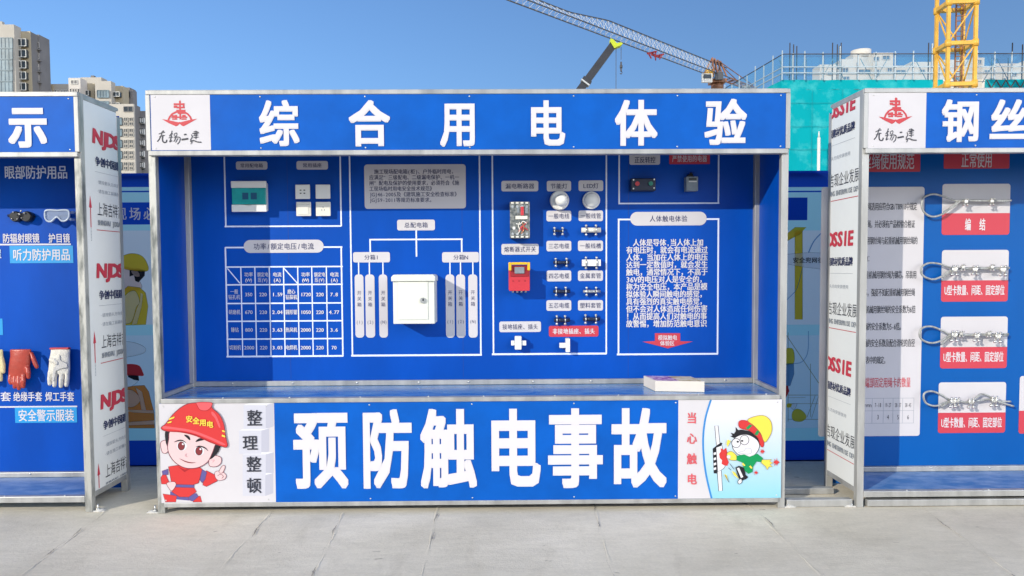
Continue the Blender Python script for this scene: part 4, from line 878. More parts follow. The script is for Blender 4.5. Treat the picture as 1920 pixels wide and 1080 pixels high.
# ---------------------------------------------------- goggles and gloves on the left board
YG = YLB; k10 = crop(0, 370, 8.306); k11 = crop(0, 640, 6.75)
def W3(k_, u, v, dep): q = at(*k_(u, v), YG - dep); return (q.x, q.y, q.z)
t = thing('safety_goggles', 'small black round-lensed welding goggles on the left board', 'goggles', W3(k10, 310, 290, 0), 'goggles on the left board')
g = MB('plastic_black'); 
for u, v in ((245, 300), (420, 300)):
    c = W3(k10, u, v, .03); g.tube([(c[0], YG - .002, c[2]), (c[0], YG - .03, c[2]), (c[0], YG - .045, c[2])], [.030, .032, .027], 20)
g.tube([W3(k10, 250, 285, .03), W3(k10, 330, 275, .045), W3(k10, 415, 290, .03)], .010, 8); g.tube([W3(k10, 140, 285, .004), W3(k10, 200, 290, .03)], .010, 8); g.tube([W3(k10, 455, 295, .03), W3(k10, 540, 300, .004)], .010, 8); g.build('frame', t)
g = MB('zinc')
for u, v, r in ((205, 232, .004), (328, 212, .006), (302, 260, .006), (380, 245, .005), (182, 335, .004), (268, 335, .003), (330, 322, .003)): g.ell(W3(k10, u, v, .05), (r, r, r), 8, 6)
g.build('rivet', t)
t = thing('safety_goggles', 'clear plastic wrap-around goggles with pale rims beside the front post', 'goggles', W3(k10, 890, 290, 0), 'goggles on the left board')
rimL = [(700, 240), (720, 205), (800, 198), (890, 205), (980, 198), (1060, 205), (1080, 250), (1070, 320), (1020, 365), (960, 365), (915, 320), (885, 305), (850, 330), (800, 375), (740, 370), (705, 320)]
pts = catmull([W3(k10, u, v, .055) for u, v in rimL], True, 4); pts.append(pts[0])
g = MB('goggle_rim'); g.tube(pts, .0055, 8)
bkp = catmull([W3(k10, u * .98 + 20, v, .004) for u, v in rimL], True, 4); N = len(bkp)
g.smooth = True; g.m('goggle_clear'); g.add(list(pts[:N]) + bkp, [(i, (i + 1) % N, N + (i + 1) % N, N + i) for i in range(N)]); g.build('frame', t)
g = MB('goggle_clear'); g.add([Vector(p) + Vector((0, .002, 0)) for p in pts[:N]], [tuple(range(N))]); g.build('lens', t)
g = MB('goggle_rim'); g.tube([W3(k10, 1075, 240, .045), W3(k10, 1130, 235, .03), W3(k10, 1180, 240, .004)], .007, 8); g.tube([W3(k10, 1075, 335, .045), W3(k10, 1125, 345, .03), W3(k10, 1180, 350, .004)], .007, 8); g.ell(W3(k10, 1098, 340, .045), (.009, .009, .009), 10, 8); g.build('strap', t)
def glove(label, colour, palm, fingers, cuff, dep, rm=.0035, extra=None):
    t = thing('work_glove', label, 'glove', W3(k11, palm[0][0], palm[0][2], 0), 'gloves on the left board')
    g = MB(colour)
    for i in range(len(palm) - 1):
        pass
    # cuff-to-knuckle body as a flattened loft
    def loft(secs):
        o = len(g.v); n = 16
        for (u0, u1, v, th) in secs:
            a = Vector(W3(k11, u0, v, dep)); b = Vector(W3(k11, u1, v, dep)); c = (a + b) / 2; r = (b - a).length / 2
            for j in range(n): an = 2 * math.pi * j / n; g.v.append((c.x + r * math.cos(an), YG - dep + th * math.sin(an), c.z))
        for i in range(len(secs) - 1):
            for j in range(n): g.face((o + i * n + j, o + i * n + (j + 1) % n, o + (i + 1) * n + (j + 1) % n, o + (i + 1) * n + j))
        g.face(range(o, o + n)); g.face(range(o + len(secs) * n - 1, o + (len(secs) - 1) * n - 1, -1))
    loft(palm)
    for f in fingers:
        P = [W3(k11, u, v, dep + q) for u, v, r, q in f]; R = [r for u, v, r, q in f]; pp = [P[0]]; 
        d = (Vector(P[-1]) - Vector(P[-2])).normalized(); P = P + [tuple(Vector(P[-1]) + d * R[-1] * .6), tuple(Vector(P[-1]) + d * R[-1] * .95)]; R = R + [R[-1] * .8, R[-1] * .3]
        g.tube(P, R, 12)
    g.build('hand', t, rm=rm)
    if cuff:
        m_, (u0, u1, v0, v1) = cuff; a = W3(k11, u0, v0, dep); b = W3(k11, u1, v1, dep); MB(m_).box(a[0], b[0], YG - dep - .016, YG - dep + .012, b[2], a[2]).build('cuff_edge', t, .004)
    if extra: extra(t)
glove('orange-red rubber glove hanging fingers down on the left board', 'rubber_red', [(125, 400, 100, .016), (132, 385, 180, .020), (120, 385, 260, .022), (110, 375, 340, .022), (108, 350, 420, .019), (118, 330, 455, .014)],
      [[(135, 430, .012, .004), (128, 500, .0125, .012), (140, 530, .011, .012)], [(190, 430, .0125, .004), (185, 520, .0125, .016), (188, 580, .011, .016)], [(240, 430, .013, .004), (238, 530, .013, .02), (240, 598, .0115, .02)], [(298, 420, .013, .004), (298, 500, .0125, .018), (296, 575, .011, .018)], [(350, 330, .013, .006), (358, 400, .013, .014), (360, 455, .0115, .014)], [(395, 140, .009, .006), (420, 210, .0125, .016), (450, 290, .0125, .02), (466, 325, .011, .02)]], None, .036)
def patch(t):
    g = MB('leather_grey'); 
    g.prism([W3(k11, u, v, .05)[0::2] for u, v in ((765, 165), (775, 235), (860, 285), (862, 325), (770, 345), (720, 370), (690, 500), (665, 500), (690, 350), (740, 250))], YG - .0605, YG - .057); g.build('palm_patch', t)
glove('off-white canvas welding glove with grey palm patch on the left board', 'canvas_white', [(645, 890, 95, .014), (640, 888, 150, .019), (625, 888, 220, .021), (618, 890, 300, .021), (612, 888, 360, .019), (612, 886, 410, .016)],
      [[(635, 380, .0125, .0), (628, 470, .0125, .004), (630, 540, .0115, .004)], [(705, 380, .0135, .0), (692, 480, .0135, .006), (690, 560, .012, .006)], [(785, 380, .0135, .0), (775, 480, .0135, .006), (772, 568, .012, .006)], [(855, 380, .0135, .0), (852, 470, .0135, .004), (842, 555, .012, .004)], [(640, 230, .014, .01), (690, 245, .015, .02), (722, 275, .013, .022)]], ('print_crest', (642, 886, 78, 100)), .036, extra=patch)
glove('pale yellow glove half cut off at the left edge of the photo', 'canvas_yellow', [(-230, 40, 105, .014), (-225, 42, 200, .018), (-230, 45, 300, .018), (-225, 40, 380, .014)],
      [[(-200, 360, .013, .0), (-205, 480, .012, .004)], [(-140, 360, .013, .0), (-145, 520, .012, .004)], [(-75, 360, .013, .0), (-80, 530, .012, .004)], [(-5, 340, .0125, .0), (8, 440, .012, .004), (14, 490, .010, .004)], [(20, 200, .012, .004), (42, 300, .012, .008), (44, 390, .010, .01)]], None, .032)

# ================================================================== base beams lying between the booths
for (ya, label, z) in ((.008, 'front steel beam on the pavement between middle and right booths', .042), (.235, 'rear steel beam on the pavement between middle and right booths', .036)):
    tag(MB('steel').box(3.415, 3.775, ya, ya + .045, .002, z).build('base_beam', None, .003), label, 'steel beam', 'steel beams on the pavement')

# ================================================================== hoarding with posters behind the booths
YW = 1.0; HT = at(1510, 320, 1.0).z; TW = plane_y(YW)
t = thing('site_hoarding', 'blue printed hoarding with safety posters showing in the gaps between the booths', 'hoarding', (1.8, YW, 0))
ZP = at(1510, 875, YW).z; ZP = at(1510, 875, YW).z
MB('concrete_wall').box(-3.2, 7.2, YW - .03, YW + .06, 0, ZP - .001).build('base', t)
for x in (-3.2, -1.225, .375, 3.13, 4.43, 7.16): MB('steel').box(x - .02, x + .02, YW + .012, YW + .05, ZP, HT).build('post', t)
for z in (ZP + .02, HT - .04): MB('steel').box(-3.2, 7.2, YW + .0125, YW + .04, z, z + .03).build('rail', t)
pl_ = MB('vinyl_royal', TW)
for xa, xb in ((-3.2, -1.2), (.35, 3.15), (4.4, 7.2)): pl_.srect(xa, xb, ZP, HT, 0)
pl_.build('panel', t)
def L3(u, v): q = at(210 + u / 3.6, 310 + v / 3.6, YW); return (q.x, q.z)
def L4(u, v): q = at(210 + u / 3.6, 590 + v / 3.6, YW); return (q.x, q.z)
def R5(u, v): q = at(1460 + u / 3.6, 310 + v / 3.6, YW); return (q.x, q.z)
def R6(u, v): q = at(1460 + u / 3.6, 590 + v / 3.6, YW); return (q.x, q.z)
def band(b, m, xa, xb, za, zb, d=.001): b.m(m).srect(xa, xb, min(za, zb), max(za, zb), d)
def poster(kT, kB, xa, xb, title):
    b = MB('vinyl_pale', TW); z = lambda kk, v: kk(100, v)[1]
    zz = [HT, z(kT, 147), z(kT, 172), z(kT, 182)] + ([z(kT, 250), z(kT, 400)] if title else []) + [z(kT, 440), z(kB, 68), z(kB, 140), z(kB, 765), z(kB, 850), ZP]
    mm = ['royal', 'teal', 'royal', 'teal'] + (['royal', 'teal'] if title else []) + ['pale', 'teal', 'sky', 'teal', 'royal']
    for m_, za, zb in zip(mm, zz, zz[1:]): band(b, 'vinyl_' + m_, xa, xb, za, zb, 0)
    return b
pL = poster(L3, L4, -1.2, .35, True); pLo = pL.build('poster', t)
b = MB('lettering_white', TW)
for i, ch in enumerate('现场必'): A, B = L3(20 + i * 96, 285), L3(104 + i * 96, 368); b.text(ch, A[0], B[0], B[1], A[1], .003, .012)
b.build('lettering', pLo)
f = MB('film_yellow', TW); lay[0] = .0026
def bl3(*a, **kw): blob(f, L3, *a, **kw)
bl3('film_skin', ((70, 690), (150, 700), (190, 700), (180, 760), (200, 830), (90, 850), (60, 800)), True, 2.5, 'film_black')
bl3('film_black', ((120, 705), (225, 705), (222, 745), (180, 790), (158, 780), (150, 740), (120, 750)), False, 0)
bl3('film_skin', ((130, 715), (165, 705), (190, 745), (160, 750)), True, 2, 'film_black')
bl3('film_vest', ((40, 660), (60, 620), (130, 595), (200, 610), (238, 660), (242, 712), (150, 712), (60, 690)), True, 3, 'film_black')
bl3('film_vest', ((60, 860), (110, 815), (190, 825), (228, 860), (245, 950), (230, 1075), (60, 1080)), False, 3, 'film_black')
bl3('film_white', ((70, 920), (110, 860), (160, 850), (188, 920), (165, 960), (130, 1060), (60, 1050)), True, 3, 'film_black')
bl3('film_shade', ((195, 860), (212, 870), (200, 960), (170, 1070), (135, 1075), (170, 965), (190, 920)), False, 2, 'film_black')
f.build('printed_worker', pLo)
f = MB('film_red', TW); lay[0] = .0026
def bl4(*a, **kw): blob(f, L4, *a, **kw)
bl4('film_white', ((-30, 200), (60, 182), (150, 188), (215, 215), (228, 240), (200, 265), (100, 285), (-30, 290)), True, 3, 'film_black')
bl4('film_white', ((85, 430), (170, 420), (175, 450), (120, 490), (85, 490)), True, 2, 'film_black')
bl4('film_black', ((110, 400), (180, 410), (185, 445), (150, 440), (110, 420)), False, 0)
bl4('film_red', ((75, 345), (130, 333), (185, 345), (208, 385), (212, 412), (150, 408), (75, 405)), True, 2.5, 'film_red')
bl4('film_orange', ((90, 490), (150, 480), (220, 476), (250, 520), (285, 660), (290, 765), (85, 765)), False, 3, 'film_black')
bl4('film_white', ((85, 520), (140, 510), (195, 570), (150, 620), (85, 610)), True, 3, 'film_black')
bl4('film_white', ((160, 490), (205, 520), (232, 645), (200, 640), (190, 570)), False, 2, 'film_black')
bl4('film_white', ((85, 640), (280, 645), (283, 665), (160, 660), (85, 652)), False, 2, 'film_black'); bl4('film_white', ((85, 725), (290, 712), (292, 740), (85, 748)), False, 2, 'film_black')
f.build('printed_worker', pLo)
pR = poster(R5, R6, 3.15, 4.4, False); A, B = R5(20, 218), R5(192, 370); pR.m('vinyl_royal').srect(A[0], B[0], B[1], A[1], .002); pRo = pR.build('poster', t)
f = MB('film_vest', TW); lay[0] = .0026
def br5(*a, **kw): blob(f, R5, *a, **kw)
br5('film_vest', ((108, 440), (160, 440), (160, 1040), (108, 1040)), False, 2.5, 'film_black'); br5('film_vest', ((20, 530), (20, 490), (110, 418), (185, 418), (140, 465)), False, 2.5, 'film_black')
for kk, pts, wd in ((R5, ((340, 425), (290, 455), (235, 515), (200, 590)), 12), (R5, ((160, 690), (135, 790), (110, 850), (40, 920)), 7), (R6, ((200, 110), (198, 230), (180, 290), (140, 325), (60, 330)), 7)): line(f, kk, 'film_denim', pts, wd)
br5('film_shade', ((30, 610), (120, 595), (250, 590), (340, 610), (340, 695), (200, 690), (60, 665), (30, 650)), True, 2.5, 'film_black')
f.m('print_dark')
for i, ch in enumerate('安全兜网很重要'): A, B = R5(94 + i * 42, 622), R5(134 + i * 42, 658); f.text(ch, A[0], B[0], B[1], A[1], lay[0] + .0004, .012)
for pts, wd in ((((45, 130), (180, 330), (325, 545)), 6), (((213, 330), (213, 600), (215, 690)), 5), (((290, 480), (220, 700)), 4), (((245, 545), (190, 690)), 5), (((60, 542), (320, 542)), 5), (((60, 600), (320, 600)), 4), (((60, 705), (295, 706)), 5), (((60, 560), (180, 558)), 3), (((62, 120), (62, 720)), 5)): line(f, R6, 'film_olive', pts, wd)
def br6(*a, **kw): blob(f, R6, *a, **kw)
br6('film_yellow', ((20, 260), (60, 225), (98, 240), (102, 320), (60, 340), (20, 330)), True, 2.5, 'film_black'); br6('film_denim', ((20, 330), (100, 330), (102, 400), (75, 480), (20, 480)), False, 2.5, 'film_black'); br6('film_red', ((20, 470), (60, 480), (70, 515), (45, 565), (20, 565)), False, 0)
br6('film_yellow', ((90, 660), (120, 635), (160, 650), (185, 690), (150, 720), (95, 710)), True, 3, 'film_olive'); br6('film_shade', ((75, 610), (120, 600), (100, 640)), True, 2.5, 'film_black'); br6('film_yellow', ((55, 600), (85, 600), (80, 622), (55, 625)), True, 0)
f.build('printed_worker', pRo)

# ================================================================== apartment towers, far left
def tower_box(b, m, px0, px1, ptop, Y, depth):
    a = at(px0, ptop, Y); c = at(px1, ptop, Y); b.m(m).box(a.x, c.x, Y, Y + depth, 0, a.z); return a.x, c.x, a.z
def win(par, m, px0, py0, px1, py1, Y, name='window', proud=.12, frame=None, mull=2):
    a, c = at(px0, py0, Y - proud), at(px1, py1, Y - proud)
    b = MB(m); b.box(a.x, c.x, Y - proud, Y - .02, c.z, a.z)
    if frame:
        b.m(frame); wd = .12
        b.box(a.x - .02, c.x + .02, Y - proud - .1, Y - proud - .01, a.z - wd, a.z + .02); b.box(a.x - .02, c.x + .02, Y - proud - .1, Y - proud - .01, c.z - .02, c.z + wd)
        for i in range(mull + 1): x = a.x + (c.x - a.x) * i / mull; b.box(x - .06, x + .06, Y - proud - .11, Y - proud - .012, c.z + wd, a.z - wd)
    return b.build(name, par)
YA = 190
t = thing('apartment_tower', 'tallest tan apartment tower at the far left with box bay windows', 'apartment block', tuple(at(30, 500, YA)[:2]) + (0,))
b = MB('tower_cream'); tower_box(b, 'tower_cream', -70, 26, 46, YA, 2.8); tower_box(b, 'tower_shade', -60, 57, 59.5, YA + 2.81, 3); b.build('wall', t)
b = MB('tower_tan'); tower_box(b, 'tower_tan', 39, 56.5, 58.5, YA + 2.6, .2); b.build('wall', t)
b = MB('tower_shade'); tower_box(b, 'tower_shade', -60, 73, 65, YA + 5.9, 4.5); b.build('wall', t)
b = MB('tower_glass')
for i in range(8):
    y = 70 + i * 20.7; win(t, 'tower_glass', -5, y + .4, 23.5, y + 20.2, YA, 'glazing_panel', .3, 'tower_glass', 4)
for i in range(7):
    y = 72.5 + i * 20.7
    w_ = win(t, 'tower_pane', 31, y, 49, y + 14, YA + 2.8, 'bay_window', 1.3, 'tower_white', 2); win(t, 'tower_white', 34, y + 14.5, 38, y + 18, YA + 2.8, 'air_conditioner', .8); win(t, 'tower_white', 54, y + 18, 59, y + 23, YA + 5.9, 'air_conditioner', .8)
    for kx in (64.5, 69.5): win(t, 'tower_pane', kx, y + 6.5, kx + 4, y + 17.5, YA + 5.9, 'window', .12, 'tower_pale', 1)
    win(t, 'tower_shade', 65, y + 18.5, 76, y + 21, YA + 5.9, 'balcony', .9)
win(t, 'tower_cream', -6, 40, 4, 46, YA + 3, 'roof_tank', 1)
# the right-hand flank of the tower, with its windows
xr = at(73, 65, YA + 5.9).x; b = MB('tower_pane')
t2 = thing('apartment_block', 'long low cream apartment block between the two tan towers', 'apartment block', tuple(at(110, 500, 205)[:2]) + (0,))
b = MB('tower_tan'); tower_box(b, 'tower_cream', 70, 130, 157.5, 205, 8); b.m('tower_tan'); tower_box(b, 'tower_tan', 86, 99, 158.5, 204.5, .45); b.build('wall', t2)
for kx in (88, 94, 103, 107.5, 114.5, 119, 122.5): win(t2, 'tower_pane', kx, 168.5, kx + 3.2, 173, 204.5 if kx < 99 else 205, 'window', .15, 'tower_white', 1)
YC = 196
t = thing('apartment_tower', 'tan apartment tower with stepped roofs rising behind the left booth', 'apartment block', tuple(at(180, 500, YC)[:2]) + (0,))
b = MB('tower_pale'); tower_box(b, 'tower_pale', 128, 150.5, 146, YC, 3.2); b.build('wall', t)
b = MB('tower_cream'); tower_box(b, 'tower_cream', 151, 190, 145, YC + 4, 3); tower_box(b, 'tower_cream', 178, 208, 152, YC + .2, 2.2); b.build('wall', t)
b = MB('tower_tan'); tower_box(b, 'tower_tan', 157, 176, 156.5, YC + 3.4, .5); tower_box(b, 'tower_tan', 214, 230, 161, YC + 2.45, 3.2); b.m('tower_shade'); tower_box(b, 'tower_shade', 150, 229, 170, YC + 5.7, .5); b.build('wall', t)
b = MB('tower_shade'); tower_box(b, 'tower_shade', 200, 243, 164, YC + 6.3, 3.4); tower_box(b, 'tower_shade', 236, 249, 168.5, YC + 6.2, 2.2); b.build('wall', t)
win(t, 'tower_shade', 133, 150, 145, 158, YC, 'loggia', .1, 'tower_white', 2)
for i in range(7):
    y = 166 + i * 20.7
    for kx in (131, 136, 141, 146): win(t, 'tower_pane', kx, y, kx + 3.4, y + 8, YC, 'window', .12, 'tower_pale', 1)
    win(t, 'tower_pane', 154, y + 3, 166, y + 13, YC + 3.4, 'bay_window', 1.2, 'tower_white', 2)
    win(t, 'tower_glass', 182, y + 3 , 204, y + 17, YC + .2, 'glazing_panel', .3, 'tower_glass', 4)
    win(t, 'tower_pane', 211.5, y + 6, 224, y + 15, YC + 2.45, 'bay_window', 1.3, 'tower_white', 2)
    win(t, 'tower_pane', 239, y + 6, 245, y + 18, YC + 6.2, 'window', .15, 'tower_shade', 1)
win(t, 'tower_shade', 170, 141.5, 176, 145, YC + 5, 'roof_tank', 1)
YD = 185
t = thing('apartment_tower', 'lower cream apartment tower with a grid of paired windows beside the middle booth', 'apartment block', tuple(at(235, 500, YD)[:2]) + (0,))
b = MB('tower_cream'); tower_box(b, 'tower_cream', 205, 250.5, 195, YD, .55); b.build('wall', t)
b = MB('tower_shade'); tower_box(b, 'tower_shade', 205, 252, 196, YD + .56, 3.0); tower_box(b, 'tower_shade', 250, 276, 208, YD + 3.6, 5); b.build('wall', t)
win(t, 'tower_pane', 232, 199.5, 249, 209.5, YD, 'loggia', .1, 'tower_shade', 2)
for i in range(8):
    y = 219.5 + i * 20.9
    win(t, 'tower_glass', 222.5, y + 1, 229.5, y + 15.5, YD, 'glazing_panel', .12, 'tower_pane', 1)
    for kx in (233, 243): 
        win(t, 'tower_pane', kx - .4, y + .5, kx + 6.9, y + 8.2, YD, 'window', .10, 'tower_cream', 2); win(t, 'tower_pane', kx - .4, y + 9.2, kx + 6.9, y + 16, YD, 'window', .10, 'tower_cream', 2)
    win(t, 'tower_white', 258, y + 1, 269, y + 11, YD + 3.6, 'balcony', .9, 'tower_pane', 3); win(t, 'tower_pane', 258, y + 12.5, 272, y + 17, YD + 3.6, 'window', .15, 'tower_shade', 2)

# ================================================================== scaffolded building, right
YQ = 40
t = thing('unfinished_building', 'teal-netted unfinished building ringed by a scaffold rail', 'building', tuple(at(1600, 500, YQ)[:2]) + (0,))
cn = at(1465, 150, YQ); e1 = at(2250, 150, YQ); zt = cn.z; zr = at(1465, 103, YQ).z
wl = at(1385, 150, YQ + 5.9); wdir = Vector((wl.x - cn.x, 5.9, 0)); w_end = Vector((cn.x, YQ, 0)) + wdir * 2.4
gapA, gapB = at(1768, 150, YQ).x, at(1846, 150, YQ).x
b = MB('concrete_wall'); b.prism([(cn.x + 1.2, 0), (e1.x, 0), (e1.x, zt - .25), (cn.x + 1.2, zt - .25)], YQ + 1.2, YQ + 11)
b.build('core', t)
def net_sheet(b, p, q, z0, z1, nx, nz, amp, out):
    o = len(b.v); d = (q - p)
    for j in range(nz + 1):
        for i in range(nx + 1):
            r = p + d * (i / nx); a = amp * (math.sin(i * 1.9 + j * .8) * .6 + random.uniform(-.5, .5)); b.v.append((r.x + out.x * a, r.y + out.y * a, z0 + (z1 - z0) * j / nz))
    for j in range(nz):
        for i in range(nx): b.face((o + j * (nx + 1) + i, o + j * (nx + 1) + i + 1, o + (j + 1) * (nx + 1) + i + 1, o + (j + 1) * (nx + 1) + i))
p0 = Vector((cn.x, YQ, 0)); nrm = Vector((0, -1, 0)); wn = Vector((-wdir.y, wdir.x, 0)).normalized()
b = MB('net_teal'); b.smooth = True; net_sheet(b, p0, Vector((e1.x, YQ, 0)), 0, zt - .55, 60, 20, .06, nrm); net_sheet(b, p0, w_end, 0, zt - .02, 24, 20, .06, wn)
net_sheet(b, p0, Vector((gapA, YQ, 0)), zt - .55, zt, 30, 2, .05, nrm); net_sheet(b, Vector((gapB, YQ, 0)), Vector((e1.x, YQ, 0)), zt - .55, zt, 20, 2, .05, nrm); b.build('green_net', t)
for k_ in range(1, 7):
    z = zt - k_ * 1.35; MB('net_seam').box(cn.x, e1.x, YQ - .070, YQ - .066, z - .01, z + .01).build('net_seam', t)
for k_ in range(1, 12):
    x = cn.x + k_ * 1.8; MB('net_seam').box(x - .01, x + .01, YQ - .071, YQ - .067, 0, zt - .56).build('net_seam', t)
b = MB('net_blue'); b.add([(cn.x, YQ - .03, zt), (e1.x, YQ - .03, zt), (e1.x, YQ - .03, zr), (cn.x, YQ - .03, zr)], [(0, 1, 2, 3)])
b.add([(cn.x, YQ, zt), (cn.x, YQ, zr), (w_end.x, w_end.y, zr), (w_end.x, w_end.y, zt)], [(0, 1, 2, 3)]); b.build('upper_net', t)
for px_, extra in ((1465, .35), (1485, .1), (1507, .3), (1541, .2), (1573, .75), (1607, .05), (1640, .2), (1676, .25), (1710, .3), (1745, 1.0), (1797, .15), (1830, .3), (1862, .2), (1894, .2), (1925, .3), (1960, .3)):
    x = at(px_, 120, YQ).x; MB('pole_steel').box(x - .03, x + .03, YQ - .16, YQ - .10, zt - .03, zr + extra * .6).build('pole', t)
for px_ in (1475, 1496, 1524, 1557, 1590, 1623, 1658, 1693, 1727, 1812, 1846, 1878, 1910):
    x = at(px_, 120, YQ).x; MB('pole_thin').box(x - .016, x + .016, YQ + .9, YQ + .935, zt - .3, zr + .05).build('pole', t)
for i in range(1, 12):
    q = p0 + wdir * (i * .2); MB('pole_steel').box(q.x - .03, q.x + .03, q.y - .16, q.y - .10, zt - .03, zr + .25 * (i % 2)).build('pole', t)
for zz in (127, 138):
    z = at(1600, zz, YQ).z; MB('pole_steel').box(cn.x, e1.x, YQ - .22, YQ - .17, z - .025, z + .025).build('handrail', t); MB('pole_steel').bar((cn.x, YQ - .1, z), (w_end.x, w_end.y - .1, z), .05).build('handrail', t)
MB('rebar').box(cn.x, e1.x, YQ - .2, YQ - .165, zr - .03, zr + .02).build('handrail', t); MB('rebar').bar((cn.x, YQ - .1, zr), (w_end.x, w_end.y - .1, zr), .04).build('handrail', t)
for grp in ((1481, 1488, 1494), (1561, 1570, 1574, 1577), (1741, 1747, 1751), (1898, 1917)):
    b = MB('rebar')
    for i, px_ in enumerate(grp): x = at(px_, 120, YQ + 2).x; z2 = at(px_, 80 + 3 * (i % 3), YQ + 2).z; b.box(x - .025, x + .025, YQ + 2, YQ + 2.05, zt - .3, z2)
    b.build('starter_bar', t)
b = MB('pole_thin'); xs_ = [at(px_, 120, YQ).x for px_ in range(1469, 1960, 26)]; zm_ = at(1600, 131, YQ).z
for i, (xa_, xb_) in enumerate(zip(xs_, xs_[1:])):
    za_, zb_ = (zt, zr) if i % 2 else (zr, zt)
    if i % 3 != 2: b.bar((xa_, YQ + .8, za_), (xb_, YQ + .8, zb_), .03)
for z_ in (zm_, (zm_ + zr) / 2, zt + .12): b.box(xs_[0], xs_[-1], YQ + .95, YQ + .98, z_ - .014, z_ + .014)
b.build('brace', t)
b = MB('rebar')
for px_ in range(1850, 2000, 18):
    a = at(px_, 150, YQ - .3); c = at(px_ + 9, 165, YQ - .3); d = at(px_ + 18, 150, YQ - .3); b.bar(a, c, .05); b.bar(c, d, .05)
b.build('brace', t)
# white flats seen through the scaffold
YF = 250
t = thing('apartment_block', 'white stepped-roof apartment block seen through the scaffold rail', 'apartment block', tuple(at(1650, 500, YF)[:2]) + (0,))
b = MB('far_white')
for x0, x1, top, dy in ((1537, 1577, 121, 0), (1577, 1606, 111, 1), (1600, 1636, 100, 3), (1638, 1675, 99, .5), (1605, 1640, 118, 2), (1672, 1712, 123, 1.2), (1708, 1760, 116, 2), (1755, 1825, 112, 3.2), (1825, 1846, 108, 1.8), (1842, 1880, 124, 1), (1868, 1925, 119, 2.2), (1925, 2000, 112, 1.4)):
    tower_box(b, 'far_white', x0, x1, top, YF + dy, 6)
b.build('wall', t)
b = MB('far_white'); q = at(1622, 95, YF + 3); b.cyl((q.x, YF + 6, q.z - 2), (q.x, YF + 6, q.z + .8), 3.3, 20); b.build('roof_tank', t)
q = MB('tower_pane'); 
for x0, y0, x1, y1, dy in ((1552, 134, 1559, 141, 0), (1580, 127, 1590, 136, 1), (1582, 143, 1592, 150, 1), (1608, 130, 1632, 137, 2), (1638, 106, 1648, 114, .5), (1655, 104, 1668, 112, .5), (1640, 130, 1648, 142, .5), (1664, 127, 1672, 135, .5), (1680, 131, 1698, 137, 1.2), (1725, 130, 1734, 138, 2), (1768, 128, 1780, 136, 3.2), (1790, 145, 1800, 155, 3.2), (1832, 112, 1840, 120, 1.8), (1846, 131, 1856, 138, 1), (1856, 146, 1866, 154, 1), (1876, 146, 1886, 154, 2.2), (1896, 135, 1906, 143, 2.2)):
    win(t, 'far_pane', x0, y0, x1, y1, YF + dy, 'window', .15, 'far_white', 2)

# ================================================================== cranes
def lattice_mast(b, x, y, s, z0, z1, n, leg=.16, br_=.09):
    c = [(x - s / 2, y - s / 2), (x + s / 2, y - s / 2), (x + s / 2, y + s / 2), (x - s / 2, y + s / 2)]; h = (z1 - z0) / n
    for cx, cy in c: b.box(cx - leg / 2, cx + leg / 2, cy - leg / 2, cy + leg / 2, z0, z1)
    for i in range(n):
        za, zb = z0 + i * h, z0 + (i + 1) * h
        for k in range(4):
            p, q = c[k], c[(k + 1) % 4]
            if (i + k) % 2: p, q = q, p
            b.bar((*p, za + .05), (*q, zb - .05), br_)
            b.bar((*c[k], za), (*c[(k + 1) % 4], za), br_)
YT = 33; xa, xb = at(1757, 100, YT).x, at(1825, 100, YT).x; wm = (xb - xa) * .70; xm = (xa + xb) / 2
t = thing('tower_crane', 'yellow lattice tower crane mast rising behind the right booth', 'crane', (xm, YT, 0), 'tower cranes')
zb0 = 0; step = at(1790, 12, YT).z - at(1790, 88, YT).z; z88 = at(1790, 88, YT).z; zlow = z88 - math.floor(z88 / step) * step
ang = math.radians(-6.5)
def rot(o): o.matrix_local = Matrix.Translation((xm, YT, 0)) @ Matrix.Rotation(ang, 4, 'Z') @ Matrix.Translation((-xm, -YT, 0)) @ o.matrix_local; return o
nsec = int(26 / step)
for i in range(nsec):
    b = MB('crane_yellow'); za = zlow + i * step; lattice_mast(b, xm, YT, wm, za, za + step, 1, .15, .055); s = wm / 2
    for cx, cy in ((-s, -s), (s, -s), (s, s), (-s, s)): b.cyl((xm + cx, YT + cy, za - .16), (xm + cx, YT + cy, za + .16), .15, 10)
    for sy in (-s, s): b.box(xm - s, xm + s, YT + sy - .1, YT + sy + .1, za - .08, za + .10)
    for sx in (-s, s): b.box(xm + sx - .1, xm + sx + .1, YT - s, YT + s, za - .08, za + .10)
    o = b.build('mast_section', t); o.rotation_euler = (0, 0, 0)
    b = MB('crane_orange'); lx = xm + s * .25
    for dx in (-.16, .16): b.box(lx + dx - .03, lx + dx + .03, YT - .05, YT + .01, za, za + step)
    for q in range(8): b.box(lx - .16, lx + .16, YT - .04, YT, za + q * step / 8, za + q * step / 8 + .04)
    b.build('ladder', o)
for o in [c for c in t.children]:
    o.matrix_parent_inverse = Matrix.Translation((0, 0, 0)); o.matrix_parent_inverse = Matrix.Rotation(ang, 4, 'Z') @ Matrix.Translation((-xm, -YT, 0))
